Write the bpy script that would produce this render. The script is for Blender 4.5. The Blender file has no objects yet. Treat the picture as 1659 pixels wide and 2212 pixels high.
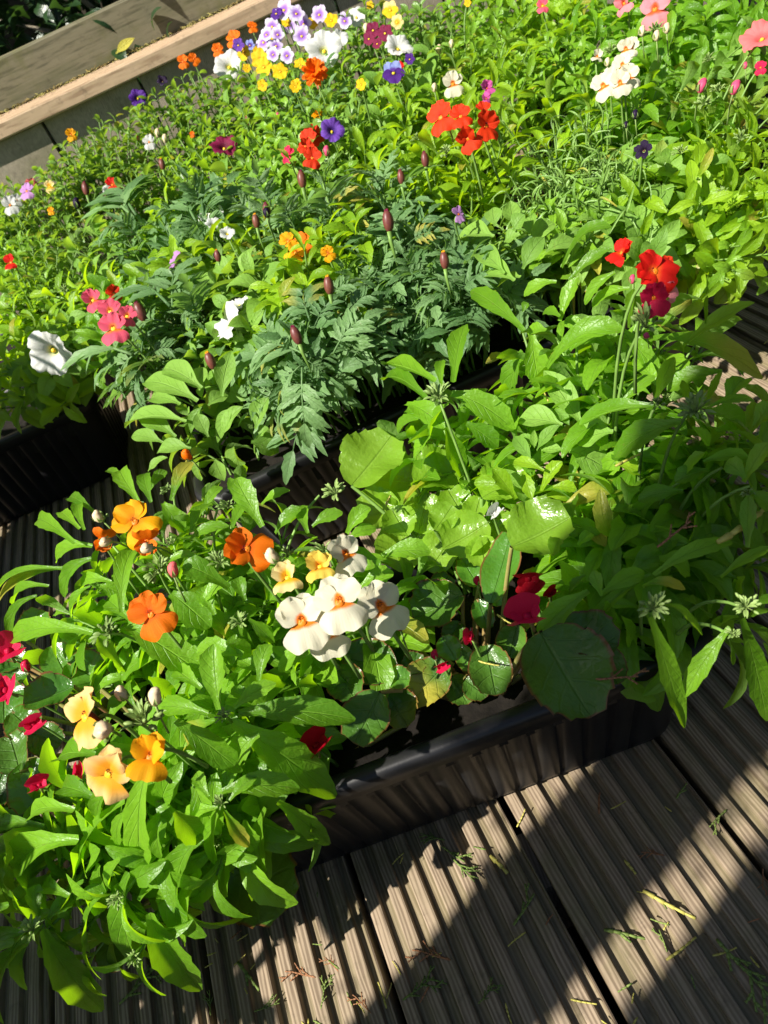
import bpy, math, random
from mathutils import Vector, Matrix
random.seed(7)
R_ = random.random
def U(a, b): return a + (b - a) * random.random()
scene = bpy.context.scene
C = scene.collection

# ------------------------------------------------------------------ camera
CAMH = 0.63
FPX = 1661.0                      # focal length in pixels of a 1659 x 2212 frame
RX = Vector((.9153, -.4017, -.0360)).normalized()
DN = Vector((.332, .700, .632)).normalized()
RX = (RX - DN * RX.dot(DN)).normalized()
RZ = -DN
RY = RZ.cross(RX)
CAM = Vector((0, 0, CAMH))
def toworld(v): return Vector((RX.dot(v), RY.dot(v), RZ.dot(v)))
cam = bpy.data.cameras.new('camera')
co = bpy.data.objects.new('camera', cam); C.objects.link(co)
cx, cy, cz = toworld(Vector((1, 0, 0))), toworld(Vector((0, -1, 0))), toworld(Vector((0, 0, -1)))
M = Matrix((cx, cy, cz)).transposed().to_4x4(); M.translation = CAM
co.matrix_world = M
cam.sensor_fit = 'VERTICAL'; cam.sensor_height = 36; cam.sensor_width = 27
cam.lens = 36 * FPX / 2212
cam.clip_start = .01; cam.clip_end = 500
cam.dof.use_dof = True; cam.dof.focus_distance = .62; cam.dof.aperture_fstop = 15
scene.camera = co

# ------------------------------------------------------------------ light
SUN_EL = math.radians(50); SUN_AZ = math.radians(25)      # light travels along +X turned 25 degrees to +Y
LD = Vector((math.cos(SUN_AZ), math.sin(SUN_AZ), 0))
to_sun = Vector((-LD.x * math.cos(SUN_EL), -LD.y * math.cos(SUN_EL), math.sin(SUN_EL)))
w = bpy.data.worlds.new('World'); scene.world = w; w.use_nodes = True
nt = w.node_tree
sky = nt.nodes.new('ShaderNodeTexSky'); sky.sky_type = 'NISHITA'; sky.sun_disc = False
sky.sun_elevation = SUN_EL
sky.sun_rotation = math.atan2(to_sun.x, to_sun.y)
bg = nt.nodes['Background']; nt.links.new(sky.outputs[0], bg.inputs[0]); bg.inputs[1].default_value = .055
sl = bpy.data.lights.new('sun', 'SUN'); sl.energy = 5.0; sl.angle = math.radians(.53); sl.color = (1, .95, .86)
so = bpy.data.objects.new('sun', sl); C.objects.link(so)
so.rotation_euler = to_sun.to_track_quat('Z', 'Y').to_euler(); so.location = to_sun * 20
scene.view_settings.view_transform = 'Standard'; scene.view_settings.look = 'None'
scene.view_settings.exposure = 1.12; scene.view_settings.gamma = 1
scene.render.engine = 'CYCLES'
scene.cycles.max_bounces = 7; scene.cycles.transmission_bounces = 5; scene.cycles.diffuse_bounces = 4

# ------------------------------------------------------------------ helpers
def ray(px, py): return toworld(Vector((px - 829.5, py - 1106, FPX)))
def P(px, py, z):
    d = ray(px, py); return CAM + d * ((CAMH - z) / -d.z)
def mpp(px, py, z):                # metres per pixel at that point
    d = ray(px, py); return (CAMH - z) / -d.z
UP = Vector((0, 0, 1))
def tag(o, label=None, cat=None, group=None, kind=None):
    if label: o['label'] = label
    if cat: o['category'] = cat
    if group: o['group'] = group
    if kind: o['kind'] = kind
    return o
def mk(name, me, parent=None, mat=None, loc=None):
    o = bpy.data.objects.new(name, me); C.objects.link(o)
    if mat and me and not me.materials: me.materials.append(mat)
    if loc is not None: o.location = loc
    if parent is not None: o.parent = parent
    return o
def empty(name, loc, label, cat, group=None):
    o = bpy.data.objects.new(name, None); C.objects.link(o); o.location = loc; o.empty_display_size = .02
    return tag(o, label, cat, group)
def mesh(name, v, f, uv=None, smooth=True, mat=None):
    me = bpy.data.meshes.new(name); me.from_pydata([tuple(a) for a in v], [], f)
    if uv:
        l = me.uv_layers.new(name='UVMap'); fl = []
        for p in me.polygons:
            for vi in p.vertices: fl += uv[vi]
        l.data.foreach_set('uv', fl)
    if smooth: me.polygons.foreach_set('use_smooth', [True] * len(me.polygons))
    if mat: me.materials.append(mat)
    return me
class MB:
    def __init__(s): s.v = []; s.f = []; s.uv = []
    def add(s, v, f, uv=None):
        o = len(s.v); s.v += [Vector(a) for a in v]; s.f += [tuple(i + o for i in q) for q in f]
        s.uv += uv if uv else [(.5, .5)] * len(v)
    def box(s, a, b):
        x0, y0, z0 = a; x1, y1, z1 = b
        s.add([(x0,y0,z0),(x1,y0,z0),(x1,y1,z0),(x0,y1,z0),(x0,y0,z1),(x1,y0,z1),(x1,y1,z1),(x0,y1,z1)],
              [(0,3,2,1),(4,5,6,7),(0,1,5,4),(1,2,6,5),(2,3,7,6),(3,0,4,7)])
    def tube(s, pts, r0, r1=None, n=5, cap=True):
        r1 = r0 if r1 is None else r1
        pts = [Vector(p) for p in pts]; m = len(pts); V = []; F = []; uv = []
        ref = Vector((.3, .1, 1)).normalized()
        for i, p in enumerate(pts):
            t = (pts[min(i + 1, m - 1)] - pts[max(i - 1, 0)]).normalized()
            a = t.cross(ref)
            if a.length < .05: a = t.cross(Vector((1, 0, 0)))
            a.normalize(); b = t.cross(a); r = r0 + (r1 - r0) * i / (m - 1)
            for k in range(n):
                an = 2 * math.pi * k / n; V.append(p + a * math.cos(an) * r + b * math.sin(an) * r); uv.append((k / n, i / (m - 1)))
        for i in range(m - 1):
            for k in range(n): F.append((i*n+k, i*n+(k+1)%n, (i+1)*n+(k+1)%n, (i+1)*n+k))
        if cap: F.append(tuple(reversed(range(n)))); F.append(tuple((m-1)*n+k for k in range(n)))
        s.add(V, F, uv)
    def ell(s, c, rx, ry, rz, axis=None, nu=8, nv=5, rib=0):
        V = []; F = []; uv = []
        q = axis.to_track_quat('Z', 'Y').to_matrix() if axis is not None else Matrix.Identity(3)
        for j in range(nv + 1):
            th = math.pi * j / nv
            for k in range(nu):
                an = 2 * math.pi * k / nu; rr = 1 + (rib if k % 2 else 0)
                V.append(Vector(c) + q @ Vector((rx*math.sin(th)*math.cos(an)*rr, ry*math.sin(th)*math.sin(an)*rr, -rz*math.cos(th)))); uv.append((k/nu, j/nv))
        for j in range(nv):
            for k in range(nu): F.append((j*nu+k, j*nu+(k+1)%nu, (j+1)*nu+(k+1)%nu, (j+1)*nu+k))
        s.add(V, F, uv)
    def build(s, name, mat, parent=None, loc=None, smooth=True):
        return mk(name, mesh(name, s.v, s.f, s.uv, smooth, mat), parent, None, loc)
    def mesh(s, name, mat, smooth=True): return mesh(name, s.v, s.f, s.uv, smooth, mat)
def bez(a, b, c, n):
    out = []
    for i in range(n + 1):
        t = i / n; out.append(a * (1-t)**2 + b * (2*t*(1-t)) + c * t*t)
    return out

# ------------------------------------------------------------------ materials
class N:
    def __init__(s, name):
        s.m = bpy.data.materials.new(name); s.m.use_nodes = True; s.t = s.m.node_tree
        s.t.nodes.clear(); s.out = s.n('OutputMaterial')
    def n(s, typ, **kw):
        o = s.t.nodes.new('ShaderNode' + typ)
        for k, v in kw.items(): setattr(o, k, v)
        return o
    def l(s, a, b): s.t.links.new(a, b)
    def val(s, sock, v):
        if hasattr(v, 'links') or isinstance(v, bpy.types.NodeSocket): s.l(v, sock)
        else: sock.default_value = v
    def math(s, op, a, b=0.0, c=None, clamp=False):
        o = s.n('Math', operation=op); o.use_clamp = clamp
        s.val(o.inputs[0], a); s.val(o.inputs[1], b)
        if c is not None: s.val(o.inputs[2], c)
        return o.outputs[0]
    def mix(s, f, a, b, mode='MIX'):
        o = s.n('Mix', data_type='RGBA', blend_type=mode)
        s.val(o.inputs[0], f); s.val(o.inputs[6], a if not isinstance(a, tuple) else col(a)); s.val(o.inputs[7], b if not isinstance(b, tuple) else col(b))
        return o.outputs[2]
    def smooth(s, x, a, b):
        o = s.n('MapRange', interpolation_type='SMOOTHSTEP'); s.val(o.inputs[0], x); o.inputs[1].default_value = a; o.inputs[2].default_value = b
        return o.outputs[0]
    def noise(s, scale, vec=None, detail=3, rough=.55):
        o = s.n('TexNoise'); o.inputs['Scale'].default_value = scale; o.inputs['Detail'].default_value = detail; o.inputs['Roughness'].default_value = rough
        if vec is not None: s.l(vec, o.inputs['Vector'])
        return o.outputs[0]
    def bump(s, h, strength=.3, dist=.001):
        o = s.n('Bump'); o.inputs['Strength'].default_value = strength; o.inputs['Distance'].default_value = dist
        s.l(h, o.inputs['Height']); return o.outputs[0]
def col(c): return (c[0], c[1], c[2], 1)
def sc(c, k): return tuple(min(1, a * k) for a in c)

def leaf_mat(name, dark, light, under, trans, rough=.45, spec=.4, veins=9, tmix=.4, rim=None, vamt=.22, coat=0, vcol=None, linear=.6):
    k = N(name)
    uvn = k.n('UVMap'); sx = k.n('SeparateXYZ'); k.l(uvn.outputs[0], sx.inputs[0])
    u, v = sx.outputs[0], sx.outputs[1]
    au = k.math('ABSOLUTE', k.math('SUBTRACT', u, .5))          # 0 midrib .. .5 edge
    mid = k.math('SUBTRACT', 1, k.smooth(au, .004, .035))
    ph = k.math('MULTIPLY', k.math('SUBTRACT', v, k.math('MULTIPLY', au, linear)), veins * 6.283)
    sv = k.smooth(k.math('SINE', ph), .86, 1.0)
    sv = k.math('MULTIPLY', sv, k.math('SUBTRACT', 1, k.smooth(au, .32, .48)))
    vein = k.math('MAXIMUM', mid, k.math('MULTIPLY', sv, .45))
    oi = k.n('ObjectInfo')
    tc = k.n('TexCoord')
    nz = k.noise(60, tc.outputs['Object'], 3)
    fac = k.math('ADD', k.math('MULTIPLY', k.math('FRACT', k.math('MULTIPLY', oi.outputs['Random'], 7.31)), .85), k.math('MULTIPLY', k.math('SUBTRACT', nz, .5), .7), clamp=True)
    base = k.mix(fac, dark, light)
    vc = vcol or tuple(min(1, a * 1.5 + .05) for a in light)
    base = k.mix(k.math('MULTIPLY', vein, vamt), base, vc)
    geo = k.n('NewGeometry')
    base = k.mix(k.math('MULTIPLY', geo.outputs['Backfacing'], .65), base, under)
    tr = k.mix(fac, sc(trans, .75), trans)
    tr = k.mix(k.math('MULTIPLY', mid, .35), tr, sc(trans, .5))
    if rim:
        rf = k.math('MULTIPLY', k.smooth(k.math('ADD', au, k.math('MULTIPLY', nz, .03)), .455, .505), .8)
        rv = k.math('MAXIMUM', rf, k.math('MULTIPLY', k.smooth(v, .965, .995), .8))
        base = k.mix(rv, base, rim); tr = k.mix(rv, tr, rim)
    old = k.math('MULTIPLY', k.smooth(oi.outputs['Random'], .955, .975), k.smooth(k.math('ADD', v, k.math('MULTIPLY', nz, .6)), .5, 1.1))
    base = k.mix(k.math('MULTIPLY', old, .8), base, (.42, .36, .05)); tr = k.mix(k.math('MULTIPLY', old, .8), tr, (.6, .5, .05))
    # brown nibbles and specks
    sp = k.smooth(k.noise(170, tc.outputs['Object'], 2), .70, .76)
    base = k.mix(k.math('MULTIPLY', sp, .35), base, (.20, .16, .05))
    p = k.n('BsdfPrincipled'); k.l(base, p.inputs['Base Color'])
    rg = k.math('ADD', rough - .08, k.math('MULTIPLY', nz, .16)); k.l(rg, p.inputs['Roughness'])
    p.inputs['Specular IOR Level'].default_value = spec
    if coat: p.inputs['Coat Weight'].default_value = coat; p.inputs['Coat Roughness'].default_value = .16
    blister = k.noise(260, tc.outputs['Object'], 2)
    hgt = k.math('ADD', k.math('MULTIPLY', vein, -.8), k.math('MULTIPLY', blister, .7))
    b = k.bump(hgt, .75, .0016); k.l(b, p.inputs['Normal'])
    if coat: k.l(b, p.inputs['Coat Normal'])
    t = k.n('BsdfTranslucent'); k.l(tr, t.inputs['Color'])
    ms = k.n('MixShader'); ms.inputs[0].default_value = tmix
    k.l(p.outputs[0], ms.inputs[1]); k.l(t.outputs[0], ms.inputs[2]); k.l(ms.outputs[0], k.out.inputs[0])
    return k.m

M_NEM = leaf_mat('nemesia_leaf', (.078,.200,.008), (.205,.415,.022), (.22,.37,.10), (.44,.80,.008), .40, .42, 6, .46, vamt=.42)
M_NEMY = leaf_mat('nemesia_leaf_yellow', (.145,.29,.008), (.30,.485,.018), (.27,.41,.08), (.58,.86,.008), .43, .40, 6, .48, vamt=.35)
M_SOFT = leaf_mat('petunia_leaf', (.125,.26,.035), (.22,.39,.06), (.24,.38,.12), (.46,.72,.04), .55, .3, 6, .38)
M_MARI = leaf_mat('marigold_leaf', (.085,.18,.060), (.190,.325,.120), (.22,.33,.16), (.30,.56,.08), .5, .35, 5, .36, vamt=.25)
M_SMALL = leaf_mat('small_leaf', (.105,.215,.028), (.21,.37,.06), (.25,.38,.12), (.44,.70,.035), .36, .5, 4, .36)
M_SMALLG = leaf_mat('small_leaf_fresh', (.125,.265,.014), (.225,.42,.028), (.22,.36,.09), (.48,.78,.02), .4, .45, 4, .4)
M_LIN = leaf_mat('linear_leaf', (.13,.26,.04), (.23,.38,.09), (.26,.38,.17), (.36,.56,.06), .42, .45, 0.1, .32, vamt=.2)
M_BEG = leaf_mat('begonia_leaf', (.045,.150,.014), (.095,.24,.022), (.20,.28,.08), (.30,.60,.014), .30, .5, .1, .38, rim=(.24,.05,.03), coat=.5, vamt=.18)
M_BEGD = leaf_mat('begonia_leaf_dark', (.038,.105,.012), (.075,.170,.018), (.18,.16,.07), (.18,.34,.010), .34, .35, 4, .28, rim=(.16,.04,.02), coat=.12, vamt=.2)
M_BEGL = leaf_mat('begonia_leaf_light', (.145,.28,.015), (.22,.39,.03), (.22,.36,.09), (.54,.84,.012), .34, .45, .1, .46, coat=.35, vamt=.2)
M_DARKLEAF = leaf_mat('hedge_leaf', (.012,.035,.010), (.035,.085,.018), (.05,.10,.04), (.08,.18,.02), .35, .5, 4, .25)
M_YLEAF = leaf_mat('fallen_leaf', (.36,.33,.04), (.42,.38,.05), (.55,.5,.1), (.6,.5,.03), .5, .3, 4, .3)

def simple_mat(name, c, rough=.5, spec=.4, var=.25, nscale=40, bump=0, c2=None, tmix=0):
    k = N(name); tc = k.n('TexCoord'); nz = k.noise(nscale, tc.outputs['Object'], 4)
    oi = k.n('ObjectInfo')
    f = k.math('ADD', k.math('MULTIPLY', k.smooth(nz, .3, .7), .6), k.math('MULTIPLY', oi.outputs['Random'], .4))
    b = k.mix(f, sc(c, 1 - var), c2 or sc(c, 1 + var))
    p = k.n('BsdfPrincipled'); k.l(b, p.inputs['Base Color']); p.inputs['Roughness'].default_value = rough; p.inputs['Specular IOR Level'].default_value = spec
    if bump: k.l(k.bump(nz, bump, .002), p.inputs['Normal'])
    if tmix:
        t = k.n('BsdfTranslucent'); k.l(b, t.inputs['Color']); ms = k.n('MixShader'); ms.inputs[0].default_value = tmix
        k.l(p.outputs[0], ms.inputs[1]); k.l(t.outputs[0], ms.inputs[2]); k.l(ms.outputs[0], k.out.inputs[0])
    else: k.l(p.outputs[0], k.out.inputs[0])
    return k.m
M_STEM = simple_mat('stem_green', (.17,.30,.06), .5, .4, .3, 60, tmix=.2)
M_STEMR = simple_mat('stem_red', (.30,.12,.06), .4, .4, .3, 60, c2=(.25,.30,.08))
M_BUDG = simple_mat('bud_green', (.18,.32,.07), .5, .35, .35, 150, c2=(.34,.46,.14), tmix=.25)
M_CREAMBUD = simple_mat('cream_bud', (.74,.52,.32), .5, .3, .15, 120, c2=(.82,.70,.46), tmix=.25)
M_PINKBUD = simple_mat('pink_bud', (.62,.07,.16), .5, .3, .25, 120, tmix=.25)
M_SOIL = simple_mat('potting_soil', (.009,.007,.005), .9, .2, .5, 90, 1.0)
M_GROUND = simple_mat('earth', (.06,.05,.035), .95, .2, .4, 8, .5)

def petal_mat(name, edge, base, reach=.3, soft=.15, rough=.5, tmix=.38, streak=0, edge2=None, lines=None):
    k = N(name); uvn = k.n('UVMap'); sx = k.n('SeparateXYZ'); k.l(uvn.outputs[0], sx.inputs[0])
    tc = k.n('TexCoord'); nz = k.noise(130, tc.outputs['Object'], 3); oi = k.n('ObjectInfo')
    e = k.mix(k.math('MULTIPLY', oi.outputs['Random'], .8), edge, edge2 or sc(edge, .82))
    # fine radial veins
    rv = k.math('SINE', k.math('MULTIPLY', sx.outputs[0], 95)); rvn = k.smooth(rv, .2, 1)
    e = k.mix(k.math('MULTIPLY', rvn, .05 + streak), e, sc(edge, .7) if lines is None else lines)
    v2 = k.math('ADD', sx.outputs[1], k.math('MULTIPLY', k.math('SUBTRACT', nz, .5), .18))
    f = k.smooth(v2, reach - soft, reach + soft)
    b = k.mix(f, base, e)
    p = k.n('BsdfPrincipled'); k.l(b, p.inputs['Base Color']); p.inputs['Roughness'].default_value = rough; p.inputs['Specular IOR Level'].default_value = .18
    try: p.inputs['Sheen Weight'].default_value = .0
    except Exception: pass
    hb = k.math('ADD', k.math('MULTIPLY', rvn, .16), nz)
    k.l(k.bump(hb, .45, .0008), p.inputs['Normal'])
    t = k.n('BsdfTranslucent'); k.l(b, t.inputs['Color']); ms = k.n('MixShader'); ms.inputs[0].default_value = tmix
    k.l(p.outputs[0], ms.inputs[1]); k.l(t.outputs[0], ms.inputs[2]); k.l(ms.outputs[0], k.out.inputs[0])
    return k.m
PM = dict(
    orange=petal_mat('petal_orange', (.90,.185,.004), (.84,.11,.004), .2),
    amber=petal_mat('petal_amber', (.92,.42,.004), (.86,.26,.004), .25),
    peach=petal_mat('petal_peach', (.86,.58,.24), (.84,.36,.02), .62, .30),
    cream=petal_mat('petal_cream', (.76,.72,.54), (.80,.20,.005), .20, .07),
    yellow=petal_mat('petal_yellow', (.86,.62,.10), (.82,.30,.01), .3),
    butter=petal_mat('petal_butter', (.86,.70,.30), (.84,.45,.02), .45, .2),
    red=petal_mat('petal_red', (.70,.014,.008), (.74,.10,.01), .2),
    scarlet=petal_mat('petal_scarlet', (.78,.045,.008), (.66,.03,.006), .25),
    pink=petal_mat('petal_pink', (.76,.10,.17), (.80,.18,.02), .25),
    palepink=petal_mat('petal_pale_pink', (.82,.26,.30), (.74,.10,.02), .25, .1),
    salmon=petal_mat('petal_salmon', (.82,.18,.18), (.7,.10,.1), .15),
    crimson=petal_mat('petal_crimson', (.74,.018,.085), (.66,.01,.05), .2, rough=.32),
    crimsond=petal_mat('petal_dark_crimson', (.42,.006,.018), (.36,.006,.014), .2, rough=.32),
    white=petal_mat('petal_white', (.72,.72,.69), (.70,.74,.30), .10, .06),
    lilac=petal_mat('petal_lilac', (.80,.76,.86), (.32,.14,.55), .52, .30, edge2=(.62,.48,.78)),
    purple=petal_mat('petal_purple', (.16,.06,.42), (.06,.02,.2), .25),
    violet=petal_mat('petal_violet', (.085,.02,.24), (.03,.01,.08), .25),
    black=petal_mat('petal_black', (.022,.010,.040), (.015,.006,.02), .25),
    burgundy=petal_mat('petal_burgundy', (.22,.012,.06), (.12,.008,.03), .25),
    magenta=petal_mat('petal_magenta', (.62,.10,.36), (.5,.05,.25), .2),
    mauve=petal_mat('petal_mauve', (.55,.28,.60), (.45,.2,.5), .2),
    blue=petal_mat('petal_blue', (.30,.36,.74), (.10,.03,.30), .45, .15),
    gold=petal_mat('petal_gold', (.86,.56,.01), (.55,.26,.0), .18),
)
M_THROAT = simple_mat('throat_orange', (.74,.13,.008), .5, .3, .3, 200, c2=(.80,.26,.01))
M_THROATY = simple_mat('throat_yellow', (.84,.5,.02), .5, .3, .3, 200)
M_THROATD = simple_mat('throat_dark', (.35,.02,.02), .5, .3, .3, 200)
M_SPECK = simple_mat('throat_speck', (.10,.012,.01), .6, .3)
M_MBUD = simple_mat('marigold_bud', (.15,.028,.032), .45, .4, .3, 200, c2=(.16,.06,.03))

def wood_mat(name, a, b, c, green=.0, rough=.7, groove=False):
    k = N(name); tc = k.n('TexCoord'); oi = k.n('ObjectInfo')
    off = k.n('CombineXYZ'); k.l(k.math('MULTIPLY', oi.outputs['Random'], 37), off.inputs[1]); k.l(k.math('MULTIPLY', oi.outputs['Random'], 11), off.inputs[0])
    ad = k.n('VectorMath', operation='ADD'); k.l(tc.outputs['Object'], ad.inputs[0]); k.l(off.outputs[0], ad.inputs[1])
    mp = k.n('Mapping'); mp.inputs['Scale'].default_value = (1, .045, .6); k.l(ad.outputs[0], mp.inputs[0])
    g1 = k.noise(190, mp.outputs[0], 5, .6)
    mp2 = k.n('Mapping'); mp2.inputs['Scale'].default_value = (1, .12, 1); k.l(ad.outputs[0], mp2.inputs[0])
    g2 = k.noise(26, mp2.outputs[0], 4, .6)
    wv = k.n('TexWave'); wv.inputs['Scale'].default_value = 95; wv.inputs['Distortion'].default_value = 6; wv.inputs['Detail'].default_value = 3; wv.inputs['Detail Scale'].default_value = 1.2
    k.l(mp2.outputs[0], wv.inputs[0])
    # knots
    vo = k.n('TexVoronoi'); vo.inputs['Scale'].default_value = 6.0
    mpk = k.n('Mapping'); mpk.inputs['Scale'].default_value = (1, .62, .2); k.l(ad.outputs[0], mpk.inputs[0]); k.l(mpk.outputs[0], vo.inputs[0])
    kn = k.math('SUBTRACT', 1, k.smooth(vo.outputs[0], .03, .085))
    f = k.math('ADD', k.math('MULTIPLY', g1, .7), k.math('MULTIPLY', wv.outputs[1], .3))
    base = k.mix(k.smooth(f, .32, .66), a, b)
    base = k.mix(k.math('MULTIPLY', k.smooth(g2, .48, .72), .8), base, c)
    base = k.mix(k.math('MULTIPLY', kn, .6), base, sc(a, .5))
    if green:
        gz = k.noise(9, ad.outputs[0], 5, .65)
        gf = k.math('MULTIPLY', k.smooth(gz, .46, .68), green)
        if groove:
            s3 = k.n('SeparateXYZ'); k.l(tc.outputs['Object'], s3.inputs[0])
            low = k.math('SUBTRACT', 1, k.smooth(s3.outputs[2], -.0055, -.003))
            gf = k.math('MAXIMUM', gf, k.math('MULTIPLY', low, k.math('ADD', k.math('MULTIPLY', gz, .8), -.05)))
        base = k.mix(gf, base, (.105, .105, .035))
    dirt = k.noise(45, ad.outputs[0], 4, .7)
    base = k.mix(k.math('MULTIPLY', k.smooth(dirt, .55, .75), .45), base, (.045,.034,.022))
    p = k.n('BsdfPrincipled'); k.l(base, p.inputs['Base Color']); p.inputs['Roughness'].default_value = rough; p.inputs['Specular IOR Level'].default_value = .3
    h = k.math('ADD', k.math('MULTIPLY', g1, .8), k.math('MULTIPLY', dirt, .4)); k.l(k.bump(h, .5, .0012), p.inputs['Normal'])
    k.l(p.outputs[0], k.out.inputs[0]); return k.m
M_DECK = wood_mat('deck_wood', (.140,.100,.064), (.285,.218,.148), (.175,.135,.092), .5, .72, True)
M_RAIL = wood_mat('rail_wood', (.30,.20,.12), (.46,.33,.21), (.36,.26,.16), .12)
M_GREY = wood_mat('grey_wood', (.20,.17,.12), (.34,.29,.22), (.24,.22,.16), .45)

M_BACKB = wood_mat('green_grey_wood', (.085,.078,.045), (.165,.148,.092), (.10,.10,.05), .85)
k = N('black_plastic'); tc = k.n('TexCoord'); nz = k.noise(14, tc.outputs['Object'], 5, .65)
nf = k.noise(300, tc.outputs['Object'], 2)
p = k.n('BsdfPrincipled'); k.l(k.mix(k.math('MULTIPLY', k.smooth(nz, .45, .75), .55), (.008,.008,.009), (.019,.018,.017)), p.inputs['Base Color'])
k.l(k.math('ADD', .30, k.math('MULTIPLY', nz, .22)), p.inputs['Roughness']); p.inputs['Specular IOR Level'].default_value = .36
k.l(k.bump(nf, .15, .0005), p.inputs['Normal']); k.l(p.outputs[0], k.out.inputs[0]); M_PLASTIC = k.m

# ------------------------------------------------------------------ ground and deck
g = MB(); S = 200; g.add([(-S,-S,-.16),(S,-S,-.16),(S,S,-.16),(-S,S,-.16)], [(0,1,2,3)])
tag(g.build('ground', M_GROUND), 'dark bare earth beneath and around the deck', 'ground', kind='structure')
deck = empty('deck', (0,0,0), 'grooved weathered timber deck under the planters', 'deck'); deck['kind'] = 'structure'
PITCH = .1435; BANG = math.radians(6.8); BW = .1375
def board_mesh(y0, y1, seed):
    rn = random.Random(seed); nr = 7; unit = BW / nr; prof = []
    x = -BW / 2
    prof.append((x, -.026)); 
    for r in range(nr):
        a = x + r * unit; rw = unit * .55; e = unit * .055
        d = .0064 + rn.uniform(-.0008, .0010)
        prof += [(a + .0004, -.0012 if r == 0 else -d), (a + e, -.0003), (a + e * 2, 0), (a + rw - e, 0), (a + rw, -.0004), (a + rw + e, -d)]
        if r == nr - 1: pass
    prof += [(x + BW - unit * .12, -.0064), (x + BW - .001, -.0012), (x + BW, -.002), (x + BW, -.026)]
    V = []; F = []; n = len(prof); ns = 14
    for j in range(ns + 1):
        y = y0 + (y1 - y0) * j / ns; wob = .0006 * math.sin(j * 1.7 + seed)
        for (a, b) in prof: V.append((a + wob, y, b))
    for j in range(ns):
        for i in range(n - 1): F.append((j*n+i, j*n+i+1, (j+1)*n+i+1, (j+1)*n+i))
        F.append((j*n+n-1, j*n, (j+1)*n, (j+1)*n+n-1))
    F.append(tuple(range(n))); F.append(tuple(reversed(range(ns*n, ns*n+n))))
    return mesh('board', V, F, None, False, M_DECK)
BD = Vector((-math.sin(BANG), math.cos(BANG), 0)); BN = Vector((math.cos(BANG), math.sin(BANG), 0))
# gap line through (-.034,.348)
g0 = Vector((-.034, .348, 0)).dot(BN) + .002
for i in range(-13, 14):
    c = BN * (g0 + (i + .5) * PITCH)
    b = mk('board', board_mesh(-1.2, 2.1, i * 7 + 3), deck); b.location = (c.x, c.y, U(-.0008, .0008)); b.rotation_euler = (0, U(-.006, .006), BANG)
for yy in (-.9, -.3, .3, .9, 1.5):
    j = MB(); j.box((-2, yy - .025, -.12), (2, yy + .025, -.0275)); j.build('joist', M_GREY, deck, (0,0,0), False)

# ------------------------------------------------------------------ troughs
TROUGHS = []
def trough(c, L, ang, label, D=.195, H=.155, z0=0):
    t = empty('planter_trough', (c[0], c[1], z0), label, 'planter', 'black plastic troughs on the deck'); t.rotation_euler = (0, 0, math.radians(ang))
    TROUGHS.append((c[0], c[1], L, math.radians(ang), D))
    # perimeter with vertical flutes
    def per(hx, hy, r, flute):
        pts = []
        def side(a, b, nrm):
            n = max(2, int((b - a).length / .0225)); dv = (b - a)
            for i in range(n):
                for s, o in ((.0, 0), (.10, -flute), (.22, -flute), (.32, 0), (.66, flute * .12)):
                    pts.append(a + dv * ((i + s) / n) + nrm * o)
        def corner(cx_, cy_, a0):
            for q in range(6):
                a = a0 + math.pi / 2 * q / 5; pts.append(Vector((cx_ + r * math.cos(a), cy_ + r * math.sin(a), 0)))
        side(Vector((-hx + r, -hy, 0)), Vector((hx - r, -hy, 0)), Vector((0, -1, 0))); corner(hx - r, -hy + r, -math.pi / 2)
        side(Vector((hx, -hy + r, 0)), Vector((hx, hy - r, 0)), Vector((1, 0, 0))); corner(hx - r, hy - r, 0)
        side(Vector((hx - r, hy, 0)), Vector((-hx + r, hy, 0)), Vector((0, 1, 0))); corner(-hx + r, hy - r, math.pi / 2)
        side(Vector((-hx, hy - r, 0)), Vector((-hx, -hy + r, 0)), Vector((-1, 0, 0))); corner(-hx + r, -hy + r, math.pi)
        return pts
    hx, hy = L / 2, D / 2
    rings = []
    top = per(hx, hy, .03, .0062)
    n = len(top)
    def ring(inset, z, smoothf=0.0):
        sx, sy = (hx - inset) / hx, (hy - inset) / hy
        return [Vector((q.x * sx, q.y * sy, z)) for q in top]
    flat = per(hx, hy, .03, 0)
    def fring(inset, z):
        sx, sy = (hx - inset) / hx, (hy - inset) / hy
        return [Vector((q.x * sx, q.y * sy, z)) for q in flat]
    def loft(rs, name):
        V = [q for r in rs for q in r]; F = []
        for j in range(len(rs) - 1):
            for i in range(n): F.append((j*n+i, j*n+(i+1)%n, (j+1)*n+(i+1)%n, (j+1)*n+i))
        return V, F
    V, F = loft([fring(.034, .002), fring(.030, .006), ring(.029, .012), ring(.010, H - .028), fring(.0085, H - .022), fring(.0085, H - .008)], 'w')
    F.append(tuple(reversed(range(n))))
    mk('wall', mesh('wall', V, F, None, True, M_PLASTIC), t)
    V, F = loft([fring(.006, H - .0205), fring(.001, H - .0215), fring(-.0032, H - .0195), fring(-.004, H - .006), fring(-.003, H - .0015), fring(.0005, H), fring(.007, H), fring(.011, H - .004), fring(.0125, H - .012), fring(.0135, H - .05)], 'r')
    mk('rim', mesh('rim', V, F, None, True, M_PLASTIC), t)
    # soil, lumpy
    V = []; F = []; nx, ny = 30, 10
    for j in range(ny + 1):
        for i in range(nx + 1):
            x = (i / nx * 2 - 1) * (hx - .0136); y = (j / ny * 2 - 1) * (hy - .0136)
            V.append((x, y, H - .022 + U(-.006, .007)))
    for j in range(ny):
        for i in range(nx): F.append((j*(nx+1)+i, j*(nx+1)+i+1, (j+1)*(nx+1)+i+1, (j+1)*(nx+1)+i))
    s = mk('soil', mesh('soil', V, F, None, True, M_SOIL), t)
    return t
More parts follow.
